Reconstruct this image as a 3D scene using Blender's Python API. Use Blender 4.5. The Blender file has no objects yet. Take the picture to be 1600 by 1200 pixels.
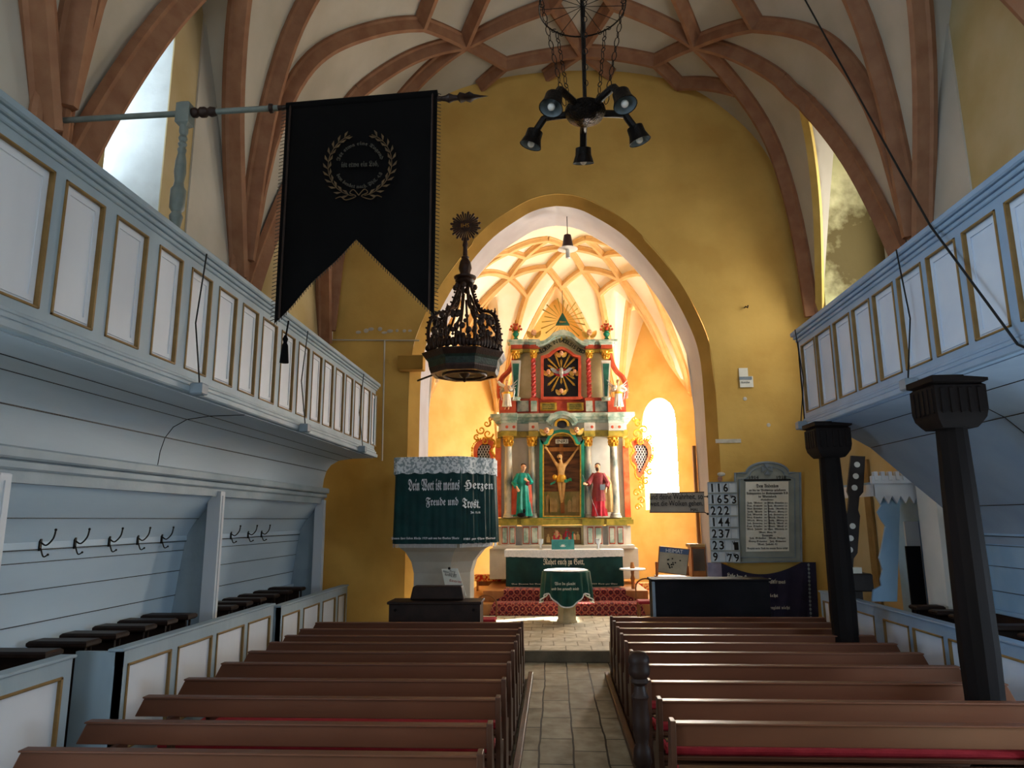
import bpy, bmesh, math, random
from mathutils import Vector, Matrix
import numpy as np
random.seed(7)
SC=bpy.context.scene; COL=SC.collection
# ---------------- camera ----------------
YAW=math.radians(3.32); PIT=math.radians(10.91); ROL=math.radians(0.4); FPX=1100.0
CAM=Vector((-0.2,0.0,2.7))
F_=Vector((-math.sin(YAW)*math.cos(PIT),math.cos(YAW)*math.cos(PIT),math.sin(PIT)))
R0=Vector((math.cos(YAW),math.sin(YAW),0)); U0=R0.cross(F_)
R_=R0*math.cos(ROL)-U0*math.sin(ROL); U_=U0*math.cos(ROL)+R0*math.sin(ROL)
cd=bpy.data.cameras.new('camera'); cd.sensor_width=36; cd.lens=36*FPX/1600; cd.clip_end=200; cd.clip_start=.05
cam=bpy.data.objects.new('camera',cd); COL.objects.link(cam)
cam.matrix_world=Matrix(((R_.x,U_.x,-F_.x,CAM.x),(R_.y,U_.y,-F_.y,CAM.y),(R_.z,U_.z,-F_.z,CAM.z),(0,0,0,1)))
SC.camera=cam
def at(x,y,Y=None,X=None,Z=None):
    """where a measured direction meets the plane Y, X or Z (the place's own depth)"""
    d=F_+R_*((x-800)/FPX)-U_*((y-600)/FPX)
    t=(Y-CAM.y)/d.y if Y is not None else ((X-CAM.x)/d.x if X is not None else (Z-CAM.z)/d.z)
    return CAM+d*t
# ---------------- exposure, sky, sun ----------------
vs=SC.view_settings; vs.view_transform='Standard'; vs.look='None'; vs.exposure=0.42; vs.gamma=1.0; vs.use_curve_mapping=False
SC.cycles.use_denoising=True; SC.cycles.max_bounces=7; SC.cycles.diffuse_bounces=5; SC.cycles.glossy_bounces=3
SC.cycles.transparent_max_bounces=8; SC.cycles.sample_clamp_indirect=6.0
w=bpy.data.worlds.new('sky'); SC.world=w; w.use_nodes=True
w.node_tree.nodes['Background'].inputs[0].default_value=(0.75,0.87,1.0,1); w.node_tree.nodes['Background'].inputs[1].default_value=1.2
sd=bpy.data.lights.new('sun','SUN'); sd.energy=24; sd.angle=math.radians(1.2); sd.color=(1.0,0.93,0.80)
so=bpy.data.objects.new('sun',sd); COL.objects.link(so)
so.rotation_euler=Vector((-.78,-.36,-.62)).to_track_quat('-Z','Y').to_euler(); so.location=(12,30,22)

# ---------------- materials ----------------
def srgb(h):
    h=h.lstrip('#'); c=[int(h[i:i+2],16)/255 for i in (0,2,4)]
    return tuple(((x+.055)/1.055)**2.4 if x>.04045 else x/12.92 for x in c)+(1,)
MATS={}
def mat(name,c1,c2=None,scale=3.0,rough=.7,metal=0,bump=0,bscale=None,detail=4,stretch=(1,1,1),lo=.35,hi=.65,spec=.3,wave=None,trans=0):
    if name in MATS: return MATS[name]
    m=bpy.data.materials.new(name); m.use_nodes=True; nt=m.node_tree; n=nt.nodes; L=nt.links
    b=n['Principled BSDF']; b.inputs['Roughness'].default_value=rough; b.inputs['Metallic'].default_value=metal
    b.inputs['Specular IOR Level'].default_value=spec
    b.inputs['Base Color'].default_value=srgb(c1)
    if trans: b.inputs['Transmission Weight'].default_value=trans
    if c2 or bump:
        tc=n.new('ShaderNodeTexCoord'); mp=n.new('ShaderNodeMapping'); mp.inputs['Scale'].default_value=stretch
        L.new(tc.outputs['Object'],mp.inputs['Vector'])
    if c2:
        if wave:
            t=n.new('ShaderNodeTexWave'); t.inputs['Scale'].default_value=scale; t.inputs['Distortion'].default_value=wave; t.inputs['Detail'].default_value=3
        else:
            t=n.new('ShaderNodeTexNoise'); t.inputs['Scale'].default_value=scale; t.inputs['Detail'].default_value=detail
        L.new(mp.outputs[0],t.inputs['Vector'])
        r=n.new('ShaderNodeValToRGB'); r.color_ramp.elements[0].position=lo; r.color_ramp.elements[1].position=hi
        r.color_ramp.elements[0].color=srgb(c1); r.color_ramp.elements[1].color=srgb(c2)
        L.new(t.outputs[0 if not wave else 1],r.inputs[0]); L.new(r.outputs[0],b.inputs['Base Color'])
    if bump:
        t2=n.new('ShaderNodeTexNoise'); t2.inputs['Scale'].default_value=bscale or scale*3; t2.inputs['Detail'].default_value=4
        L.new(mp.outputs[0],t2.inputs['Vector'])
        bp=n.new('ShaderNodeBump'); bp.inputs['Strength'].default_value=bump; bp.inputs['Distance'].default_value=.03
        L.new(t2.outputs[0],bp.inputs['Height']); L.new(bp.outputs[0],b.inputs['Normal'])
    MATS[name]=m; return m
M=dict(
 ochre=mat('ochre_plaster','c9a154','dab362',.9,.9,bump=.35,bscale=3,detail=8),
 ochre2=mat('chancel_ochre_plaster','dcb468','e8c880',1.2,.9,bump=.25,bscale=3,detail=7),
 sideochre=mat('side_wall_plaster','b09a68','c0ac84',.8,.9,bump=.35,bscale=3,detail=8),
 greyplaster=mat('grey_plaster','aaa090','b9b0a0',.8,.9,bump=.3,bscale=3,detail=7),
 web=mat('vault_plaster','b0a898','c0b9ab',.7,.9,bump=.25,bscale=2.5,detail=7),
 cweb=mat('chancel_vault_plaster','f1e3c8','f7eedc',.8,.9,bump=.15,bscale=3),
 rib=mat('nave_rib_stone','8a5f45','9a6f52',3,.8,bump=.2,bscale=12),
 ribedge=mat('nave_rib_edge','b58c74','c29a80',3,.8),
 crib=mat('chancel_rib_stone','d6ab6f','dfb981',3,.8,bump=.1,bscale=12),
 white=mat('white_plaster','d8d4cc','e6e2da',1.2,.85,bump=.3,bscale=4),
 jamb=mat('white_jamb_plaster','bcb7ba','c8c4c6',1.2,.9,bump=.25,bscale=3),
 chamfer=mat('ochre_chamfer','a8803a','b88f45',1.5,.9,bump=.2,bscale=4),
 blue=mat('pale_blue_paint','8f9fa9','9aaab3',2.0,.5,bump=.12,bscale=9,stretch=(1,1,.3)),
 blued=mat('worn_blue_paint','8b9ba5','a0adb5',1.5,.55,bump=.15,bscale=9),
 panel=mat('panel_white_blue','cdd1d8','d5d8de',2.0,.5,bump=.06,bscale=9,stretch=(1,1,.3)),
 gilt=mat('ochre_moulding_paint','7d6136','8b6e42',6,.5),
 bluer=mat('pale_blue_paint_cool_light','8099b4','8aa3bd',2.0,.5,bump=.12,bscale=9),  # right side: bluish light put into the paint colour
 panelr=mat('panel_paint_cool_light','bccadd','c7d3e3',2.0,.5,bump=.06,bscale=9),
 soffitr=mat('soffit_boards_cool_light','8396ad','8fa1b6',1.4,.6,bump=.15,bscale=6),  # soffit blue carries the same bluish light
 soffit=mat('soffit_boards','a9b6c0','b6c2cb',1.4,.55,bump=.15,bscale=6,stretch=(1,.2,1)),
 stallback=mat('stall_back_boards','b0c4d4','bccedc',1.3,.55,bump=.12,bscale=7,stretch=(1,.3,1)),
 pulpit=mat('pulpit_grey_plaster','a39c90','b0aa9f',1.5,.85,bump=.2,bscale=5),
 palegold=mat('pale_gilding','d8a948','e8c46a',9,.45,metal=.2),
 pew=mat('pew_brown_paint','5c3420','683d27',2.5,.42,bump=.06,bscale=8,stretch=(.3,1,1),spec=.5),
 pewe=mat('pew_end_brown','452718','50301f',4,.45,bump=.08,bscale=10,spec=.5),
 darkwood=mat('dark_brown_wood','241711','2f1f18',5,.5,spec=.2,bump=.1,bscale=14),
 blackwood=mat('black_painted_wood','131113','1a171a',3,.7,spec=.12,bump=.05),
 colwood=mat('dark_column_wood','120e0d','1a1413',4,.75,spec=.1,bump=.15,bscale=10,stretch=(1,1,.2)),
 stone=mat('flagstone','a9a08c','bdb59f',1.5,.75,bump=.4,bscale=6,detail=8),
 redcloth=mat('red_cushion','a4232d','b52d36',8,.85,bump=.2,bscale=40),
 green=mat('dark_green_velvet','0a3131','103f3e',3,.6,bump=.1,bscale=20,spec=.25),
 greenf=mat('green_velvet_font','0f3d36','165047',3,.6,bump=.1,bscale=20,spec=.25),
 black=mat('black_velvet','050404','070606',3,.9,bump=.1,bscale=20,spec=.1),
 purple=mat('black_purple_cloth','252338','2f2c46',2,.8,bump=.2,bscale=12),
 lace=mat('white_lace','dfe4e8','f2f4f6',30,.9,bump=.4,bscale=60),
 cream=mat('cream_letters','dcdccb','e6e6d6',8,.8),
 wreath=mat('faded_gold_embroidery','46331c','5a4426',9,.7),
 faint=mat('faded_grey_letters','3b372f','464036',8,.8),
 gold=mat('gilding','c98f22','e6b54a',9,.35,metal=.55,bump=.2,bscale=25),
 dgold=mat('dull_gilding','8d6420','b2852f',9,.5,metal=.3,bump=.2,bscale=25),
 marble=mat('green_grey_marble','7f9a8c','c3cdbf',4.0,.35,detail=8,bump=.04,lo=.4,hi=.6),
 marblew=mat('column_marble','66736f','c9c2ae',3.0,.3,detail=9,lo=.38,hi=.58,stretch=(1,1,.6)),
 marbley=mat('yellow_marble','b7a877','cdbf92',3.0,.45,detail=9),
 olive=mat('olive_gold_marble','7c7427','b39a3e',5,.4,detail=8),
 awhite=mat('altar_white_paint','bfbaae','cdc8bc',3,.45,bump=.05,spec=.4),
 ared=mat('altar_red_marbling','a33b22','c4573a',4,.45,detail=8),
 twistred=mat('twisted_column_red','a33030','c04a44',9,.4),
 orange=mat('altar_orange_marbling','cc4a22','e2774a',4,.5,detail=8),
 agreen=mat('altar_green_frame','1d7a5e','2a8d6e',5,.35),
 dgreen=mat('dark_green_panel','1d4a3e','2a6152',5,.35),
 skin=mat('painted_skin','d39c74','dda983',8,.5),
 skinc=mat('crucified_skin','c79a5c','d6aa6c',8,.5),
 hair=mat('painted_hair','3a2517','4a3020',14,.6),
 white2=mat('white_statue_drapery','d8d2c4','e8e3d7',6,.6),
 silver=mat('silvered_wings','8f8d8c','c0bdb8',12,.4,metal=.4),
 teal=mat('teal_robe','10776a','1d9382',6,.45),
 crimson=mat('crimson_robe','a1142a','c02a3a',6,.45),
 maroon=mat('maroon_tunic','7a2a30','8d3a3c',6,.5),
 tan=mat('tan_cloak','a08452','b79a66',6,.6),
 crosswood=mat('cross_wood','8a5524','a2682e',10,.6,stretch=(1,1,.2)),
 blackpaint=mat('black_field','1c1b20','232127',4,.6),
 navywood=mat('blue_grey_paint_wood','74808a','85919a',3,.5),
 iron=mat('black_iron','120f0e','1c1817',10,.4,metal=.5,bump=.3,bscale=40),
 hammered=mat('hammered_black_metal','151210','211c19',12,.22,metal=.85,bump=1.0,bscale=35),
 shadein=mat('lamp_shade_inner','66737b','77848c',5,.5),
 bulb=mat('white_bulb_glass','e8e6e0',None,3,.15,spec=.6),
 canopy=mat('dark_carved_canopy','2b1a14','3d261c',9,.4,bump=.3,bscale=30),
 canopyg=mat('canopy_green_band','1d2b26','2c4038',9,.4,bump=.3,bscale=30),
 paper=mat('paper','dedacb','e8e5d9',4,.9),
 ink=mat('ink','1d1a18','262220',4,.9),
 redink=mat('red_ink','a3302a',None,4,.9),
 greyboard=mat('grey_painted_board','8a8f87','989c94',3,.6,bump=.08),
 numboard=mat('number_board_paint','a9b4be','b7c1c9',3,.6),
 numcard=mat('number_card','c3cbd2','cfd6dc',5,.7),
 signgrey=mat('grey_brown_sign','8e8377','9b9084',3,.6),
 oak=mat('light_brown_wood','8e5a2c','a36c3a',6,.45,bump=.1,bscale=20,stretch=(1,1,.3)),
 fontstone=mat('sandstone','bfb08c','d1c4a2',4,.8,bump=.5,bscale=14),
 bluep=mat('blue_painted_boards','7fa3c4','8fb0cc',2,.5,bump=.1,bscale=8),
 carved=mat('black_brown_carved_board','241d1c','2e2624',6,.5),
 greypost=mat('grey_green_post_paint','626963','70766f',6,.45,bump=.1,bscale=20),
 conduit=mat('white_plastic_conduit','c9c3b5',None,3,.5),
 wire=mat('black_cable','0c0b0b',None,3,.6),
 scar=mat('bare_plaster_patch','b9b1a2','cfc8ba',8,.95),
 stain=mat('mouldy_plaster','7d6e47','c7b886',2.2,.95,detail=10,lo=.42,hi=.6),
 sunsetp=mat('painted_cloudy_sky','4a2f1e','8a5a35',3.0,.6,detail=8,stretch=(.6,1,3)),
 landscape=mat('painted_landscape','9a8450','77763f',3.5,.6,detail=8),
 silverm=mat('pewter','cfd6da',None,3,.3,metal=.6),
)
def glass_mat(name,col,strength,tr=.8):
    m=bpy.data.materials.new(name); m.use_nodes=True; nt=m.node_tree; nt.nodes.clear()
    o=nt.nodes.new('ShaderNodeOutputMaterial'); e=nt.nodes.new('ShaderNodeEmission'); t=nt.nodes.new('ShaderNodeBsdfTransparent'); a=nt.nodes.new('ShaderNodeAddShader')
    e.inputs[0].default_value=col+(1,); e.inputs[1].default_value=strength; t.inputs[0].default_value=(tr,tr,tr,1)
    nt.links.new(e.outputs[0],a.inputs[0]); nt.links.new(t.outputs[0],a.inputs[1]); nt.links.new(a.outputs[0],o.inputs[0]); return m
GW=glass_mat('chancel_window_glass',(1.0,.94,.82),60)   # daylight on the glazing, sunny side
GW2=glass_mat('chancel_side_window_glass',(1.0,.95,.85),27)
GS=glass_mat('south_window_glass',(1.0,.96,.86),9,0.0)  # pane lets no sun through, keeping a beam off the pews
GN=glass_mat('north_window_glass',(.70,.86,1.0),26)  # out-of-view window, brightened to make up for the dimmed visible one
GNv=glass_mat('north_window_near_glass',(.74,.88,1.0),4.5)
GL=glass_mat('added_low_window_glass',(.60,.80,1.0),17)  # low windows added out of view to brighten the stall boards
GB=glass_mat('added_west_window_glass',(.66,.82,1.0),3.2)  # added windows behind the camera, cool fill for the nave
def brick_mat(name,c1,c2,mortar,sx,bw,rh,rough=.75,rot=0):
    m=bpy.data.materials.new(name); m.use_nodes=True; nt=m.node_tree; n=nt.nodes; L=nt.links; b=n['Principled BSDF']
    b.inputs['Roughness'].default_value=rough; b.inputs['Specular IOR Level'].default_value=.3
    tc=n.new('ShaderNodeTexCoord'); mp=n.new('ShaderNodeMapping'); mp.inputs['Rotation'].default_value=(0,0,rot); L.new(tc.outputs['Object'],mp.inputs[0])
    nz=n.new('ShaderNodeTexNoise'); nz.inputs['Scale'].default_value=1.3; L.new(mp.outputs[0],nz.inputs[0])
    ad=n.new('ShaderNodeVectorMath'); ad.operation='MULTIPLY_ADD'; ad.inputs[1].default_value=(.05,.05,0); L.new(nz.outputs['Color'],ad.inputs[0]); L.new(mp.outputs[0],ad.inputs[2])
    br=n.new('ShaderNodeTexBrick'); br.inputs['Scale'].default_value=sx; br.inputs['Brick Width'].default_value=bw; br.inputs['Row Height'].default_value=rh
    br.inputs['Mortar Size'].default_value=.012; br.inputs['Color1'].default_value=srgb(c1); br.inputs['Color2'].default_value=srgb(c2); br.inputs['Mortar'].default_value=srgb(mortar)
    L.new(ad.outputs[0],br.inputs[0])
    n2=n.new('ShaderNodeTexNoise'); n2.inputs['Scale'].default_value=4; n2.inputs['Detail'].default_value=8; L.new(mp.outputs[0],n2.inputs[0])
    r=n.new('ShaderNodeValToRGB'); r.color_ramp.elements[0].position=.3; r.color_ramp.elements[0].color=(.55,.52,.48,1); r.color_ramp.elements[1].position=.65; r.color_ramp.elements[1].color=(1,1,1,1); L.new(n2.outputs[0],r.inputs[0])
    mx=n.new('ShaderNodeMix'); mx.data_type='RGBA'; mx.blend_type='MULTIPLY'; mx.inputs[0].default_value=1; L.new(br.outputs[0],mx.inputs[6]); L.new(r.outputs[0],mx.inputs[7]); L.new(mx.outputs[2],b.inputs['Base Color'])
    bp=n.new('ShaderNodeBump'); bp.inputs['Strength'].default_value=.5; bp.inputs['Distance'].default_value=.02
    m2=n.new('ShaderNodeMath'); m2.operation='SUBTRACT'; L.new(n2.outputs[0],m2.inputs[0]); L.new(br.outputs['Fac'],m2.inputs[1]); L.new(m2.outputs[0],bp.inputs['Height']); L.new(bp.outputs[0],b.inputs['Normal'])
    return m
M['flags']=brick_mat('worn_stone_slabs','9c937d','b3aa94','3a3429',1.0,.95,.40,rot=math.pi/2)
M['flags2']=brick_mat('pale_stone_tiles','c2b9a4','d0c8b3','8f8672',1.0,.5,.5,rot=0)
def rug_mat():
    m=bpy.data.materials.new('red_patterned_rug'); m.use_nodes=True; nt=m.node_tree; n=nt.nodes; L=nt.links; b=n['Principled BSDF']; b.inputs['Roughness'].default_value=.95
    tc=n.new('ShaderNodeTexCoord'); v=n.new('ShaderNodeTexVoronoi'); v.inputs['Scale'].default_value=5.5; v.inputs['Randomness'].default_value=.15; L.new(tc.outputs['Object'],v.inputs[0])
    r=n.new('ShaderNodeValToRGB'); r.color_ramp.interpolation='CONSTANT'
    for p,c in ((0,'b8805a'),(.1,'7a1220'),(.2,'2a2028'),(.3,'8c1824'),(.42,'a57c62'),(.5,'8c1a26'),(.62,'3a2830')):
        e=r.color_ramp.elements.new(p); e.color=srgb(c)
    r.color_ramp.elements.remove(r.color_ramp.elements[0]); r.color_ramp.elements[-1].color=srgb('8c1a26')
    L.new(v.outputs['Distance'],r.inputs[0]); 
    n2=n.new('ShaderNodeTexChecker'); n2.inputs['Scale'].default_value=26; n2.inputs['Color1'].default_value=(1,1,1,1); n2.inputs['Color2'].default_value=(.6,.5,.5,1); L.new(tc.outputs['Object'],n2.inputs[0])
    mx=n.new('ShaderNodeMix'); mx.data_type='RGBA'; mx.blend_type='MULTIPLY'; mx.inputs[0].default_value=1; L.new(r.outputs[0],mx.inputs[6]); L.new(n2.outputs[0],mx.inputs[7]); L.new(mx.outputs[2],b.inputs['Base Color'])
    return m
M['rug']=rug_mat()

def reveal_mat():  # dark patch is mould stain and sun shading painted together
    m=mat('pale_green_mould_shade_plaster','c9c896','d6d2a8',1.0,.9,bump=.4,bscale=5,detail=9); nt=m.node_tree; n=nt.nodes; L=nt.links
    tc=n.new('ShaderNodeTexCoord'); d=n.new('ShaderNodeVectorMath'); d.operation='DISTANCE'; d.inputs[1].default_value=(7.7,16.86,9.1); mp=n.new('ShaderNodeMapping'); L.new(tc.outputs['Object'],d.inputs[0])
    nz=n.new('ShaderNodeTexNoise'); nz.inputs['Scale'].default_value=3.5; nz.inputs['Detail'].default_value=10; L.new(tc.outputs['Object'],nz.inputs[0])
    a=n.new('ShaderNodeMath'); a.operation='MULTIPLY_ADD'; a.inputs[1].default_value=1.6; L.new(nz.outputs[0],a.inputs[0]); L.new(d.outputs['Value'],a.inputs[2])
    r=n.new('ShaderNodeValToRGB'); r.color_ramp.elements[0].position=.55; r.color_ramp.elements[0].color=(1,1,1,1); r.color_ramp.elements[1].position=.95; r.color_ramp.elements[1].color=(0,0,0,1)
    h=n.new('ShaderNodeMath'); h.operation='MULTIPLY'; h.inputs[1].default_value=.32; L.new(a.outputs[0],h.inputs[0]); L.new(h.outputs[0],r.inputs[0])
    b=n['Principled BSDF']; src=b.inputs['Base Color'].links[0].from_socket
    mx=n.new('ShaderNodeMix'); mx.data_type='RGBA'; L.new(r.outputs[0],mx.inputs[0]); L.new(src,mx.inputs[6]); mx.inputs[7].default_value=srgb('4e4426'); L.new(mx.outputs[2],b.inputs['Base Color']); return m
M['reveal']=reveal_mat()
# ---------------- mesh builder ----------------
ORG={}
class MB:
    def __init__(s): s.v=[]; s.f=[]
    def add(s,vs,fs):
        o=len(s.v); s.v+= [tuple(q) for q in vs]; s.f+=[tuple(i+o for i in f) for f in fs]; return s
    def box(s,x0,x1,y0,y1,z0,z1,b=0):
        if b:
            b=min(b,abs(x1-x0)*.45,abs(y1-y0)*.45,abs(z1-z0)*.45)
            vs=[]
            for z,i in ((z0,b),(z0+b,0),(z1-b,0),(z1,b)):
                k=b if i==0 else b*1.0
                e=i
                vs+=[(x0+e+ (0 if e else 0),y0+e,z),(x1-e,y0+e,z),(x1-e,y1-e,z),(x0+e,y1-e,z)]
            fs=[(3,2,1,0),(12,13,14,15)]
            for l in range(3):
                for k in range(4): fs.append((l*4+k,l*4+(k+1)%4,l*4+4+(k+1)%4,l*4+4+k))
            return s.add(vs,fs)
        return s.add([(x0,y0,z0),(x1,y0,z0),(x1,y1,z0),(x0,y1,z0),(x0,y0,z1),(x1,y0,z1),(x1,y1,z1),(x0,y1,z1)],
            [(3,2,1,0),(4,5,6,7),(0,1,5,4),(1,2,6,5),(2,3,7,6),(3,0,4,7)])
    def prism(s,poly,fn,d0,d1):
        """poly: 2d outline; fn(u,v,d)->xyz"""
        n=len(poly); vs=[fn(u,v,d0) for u,v in poly]+[fn(u,v,d1) for u,v in poly]
        fs=[tuple(range(n)),tuple(range(2*n-1,n-1,-1))]+[(i,i+n,(i+1)%n+n,(i+1)%n) for i in range(n)]
        return s.add(vs,fs)
    def px(s,poly,y0,y1): return s.prism(poly,lambda u,v,d:(u,d,v),y0,y1)   # outline in x,z; thickness along y
    def py(s,poly,x0,x1): return s.prism(poly,lambda u,v,d:(d,u,v),x0,x1)   # outline in y,z; thickness along x
    def pz(s,poly,z0,z1): return s.prism(poly,lambda u,v,d:(u,v,d),z0,z1)
    def tube(s,pts,r,n=8,closed=False,sq=1.0):
        pts=[Vector(p) for p in pts]; k=len(pts); rr=r if callable(r) else (lambda t:r)
        if isinstance(r,(list,tuple)): rr=lambda t:r[min(k-1,int(round(t*(k-1))))]
        vs=[]; ref=None
        for i,p in enumerate(pts):
            a=pts[(i-1)%k] if closed or i>0 else p; b=pts[(i+1)%k] if closed or i<k-1 else p
            t=(b-a).normalized() if (b-a).length>1e-9 else Vector((0,0,1))
            if ref is None: ref=Vector((0,0,1)) if abs(t.z)<.9 else Vector((1,0,0))
            x=t.cross(ref)
            if x.length<1e-5: x=t.cross(Vector((0,1,0)))
            x.normalize(); y=x.cross(t).normalized(); ref=y
            R=rr(i/max(1,k-1))
            for j in range(n):
                an=2*math.pi*j/n; vs.append(p+x*(R*math.cos(an))+y*(R*sq*math.sin(an)))
        fs=[]
        for i in range(k if closed else k-1):
            for j in range(n): fs.append((i*n+j,i*n+(j+1)%n,((i+1)%k)*n+(j+1)%n,((i+1)%k)*n+j))
        if not closed: fs+= [tuple(range(n-1,-1,-1)),tuple(range((k-1)*n,k*n))]
        return s.add(vs,fs)
    def lathe(s,prof,c,n=24,ax=None,sx=1,sy=1,rot=0,fl=0,fa=0):
        """prof: (r,z) list. fl flutes amplitude fa"""
        c=Vector(c); q=ax.to_track_quat('Z','Y') if ax is not None else None
        vs=[]
        for r,z in prof:
            for j in range(n):
                a=2*math.pi*j/n+rot; R=r*(1+(fa*math.cos(fl*a) if fl else 0))
                p=Vector((R*math.cos(a)*sx,R*math.sin(a)*sy,z)); 
                if q: p=q@p
                vs.append(c+p)
        k=len(prof); fs=[(i*n+j,i*n+(j+1)%n,(i+1)*n+(j+1)%n,(i+1)*n+j) for i in range(k-1) for j in range(n)]
        fs+= [tuple(range(n-1,-1,-1)),tuple(range((k-1)*n,k*n))]
        return s.add(vs,fs)
    def ball(s,c,r,n=10,sc=(1,1,1)):
        pr=[]
        vs=[];c=Vector(c); m=max(4,n//2+1)
        for i in range(m+1):
            th=math.pi*i/m
            for j in range(n):
                a=2*math.pi*j/n; vs.append(c+Vector((r*sc[0]*math.sin(th)*math.cos(a),r*sc[1]*math.sin(th)*math.sin(a),-r*sc[2]*math.cos(th))))
        fs=[(i*n+j,i*n+(j+1)%n,(i+1)*n+(j+1)%n,(i+1)*n+j) for i in range(m) for j in range(n)]
        return s.add(vs,fs)
    def grid(s,fn,nu,nv,skip=None):
        vs=[fn(i/nu,j/nv) for i in range(nu+1) for j in range(nv+1)]
        fs=[(i*(nv+1)+j,(i+1)*(nv+1)+j,(i+1)*(nv+1)+j+1,i*(nv+1)+j+1) for i in range(nu) for j in range(nv) if not(skip and skip((i+.5)/nu,(j+.5)/nv))]
        return s.add(vs,fs)
    def sheet(s,fn,nu,nv,th,nrm):
        """grid with thickness th along vector nrm"""
        nrm=Vector(nrm); k=(nu+1)*(nv+1)
        a=[Vector(fn(i/nu,j/nv)) for i in range(nu+1) for j in range(nv+1)]
        fs=[(i*(nv+1)+j,(i+1)*(nv+1)+j,(i+1)*(nv+1)+j+1,i*(nv+1)+j+1) for i in range(nu) for j in range(nv)]
        b=[p+nrm*th for p in a]; fb=[tuple(x+k for x in reversed(f)) for f in fs]
        rim=[i*(nv+1) for i in range(nu+1)]+[nu*(nv+1)+j for j in range(1,nv+1)]+[i*(nv+1)+nv for i in range(nu-1,-1,-1)]+[j for j in range(nv-1,0,-1)]
        fr=[(rim[i],rim[(i+1)%len(rim)],rim[(i+1)%len(rim)]+k,rim[i]+k) for i in range(len(rim))]
        return s.add(a+b,fs+fb+fr)
    def sweep(s,pts,nrm,prof):
        """ribs: profile (side,depth) swept; nrm = list of inward normals"""
        k=len(pts); n=len(prof); vs=[]
        for i,p in enumerate(pts):
            p=Vector(p); a=Vector(pts[max(0,i-1)]); b=Vector(pts[min(k-1,i+1)]); t=(b-a).normalized(); N=Vector(nrm[i]); N=(N-t*N.dot(t)).normalized(); S=t.cross(N)
            for u,d in prof: vs.append(p+S*u+N*d)
        fs=[(i*n+j,i*n+j+1,(i+1)*n+j+1,(i+1)*n+j) for i in range(k-1) for j in range(n-1)]
        fs+=[tuple(range(n)),tuple(range((k)*n-1,(k-1)*n-1,-1))]
        return s.add(vs,fs)
    def build(s,name,m,parent=None,smooth=False,label=None,bevel=0):
        o0=ORG.get(parent.name,Vector((0,0,0))) if parent else Vector((0,0,0))
        me=bpy.data.meshes.new(name); me.from_pydata([(x-o0[0],y-o0[1],z-o0[2]) for x,y,z in s.v],[],s.f); me.validate()
        bm=bmesh.new(); bm.from_mesh(me); bmesh.ops.recalc_face_normals(bm,faces=bm.faces); bm.to_mesh(me); bm.free()
        if m: me.materials.append(m)
        o=bpy.data.objects.new(name,me); COL.objects.link(o)
        if smooth:
            for p in me.polygons: p.use_smooth=True
            try: me.set_sharp_from_angle(angle=math.radians(40))
            except Exception: pass
        if bevel:
            bv=o.modifiers.new('bevel','BEVEL'); bv.width=bevel; bv.segments=2; bv.limit_method='ANGLE'
        if parent: o.parent=parent; ORG[o.name]=o0
        if label: o['label']=label
        return o
def tag(o,label=None,cat=None,group=None,kind=None):
    if label: o['label']=label
    if cat: o['category']=cat
    if group: o['group']=group
    if kind: o['kind']=kind
    return o
def thing(name,label,cat,loc=(0,0,0),group=None):
    o=bpy.data.objects.new(name,None); o.empty_display_size=.1; COL.objects.link(o); o.location=loc; ORG[o.name]=Vector(loc)
    return tag(o,label,cat,group)
def struct(name,mb,m,smooth=False):
    o=mb.build(name,m,None,smooth); o['kind']='structure'; return o
def dup(root,delta,label,group=None):
    r=root.copy(); COL.objects.link(r); r.location=root.location+Vector(delta); r['label']=label; ORG[r.name]=Vector(r.location)
    if group: r['group']=group
    for ch in list(root.children):
        c=ch.copy(); COL.objects.link(c); c.parent=r; ORG[c.name]=Vector(r.location)
        for g in list(ch.children):
            d=g.copy(); COL.objects.link(d); d.parent=c; ORG[d.name]=Vector(r.location)
    return r
def fr(s):
    return ''.join(chr(0x1D56C+ord(c)-65) if 'A'<=c<='Z' else chr(0x1D586+ord(c)-97) if 'a'<=c<='z' else c for c in s)
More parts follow.
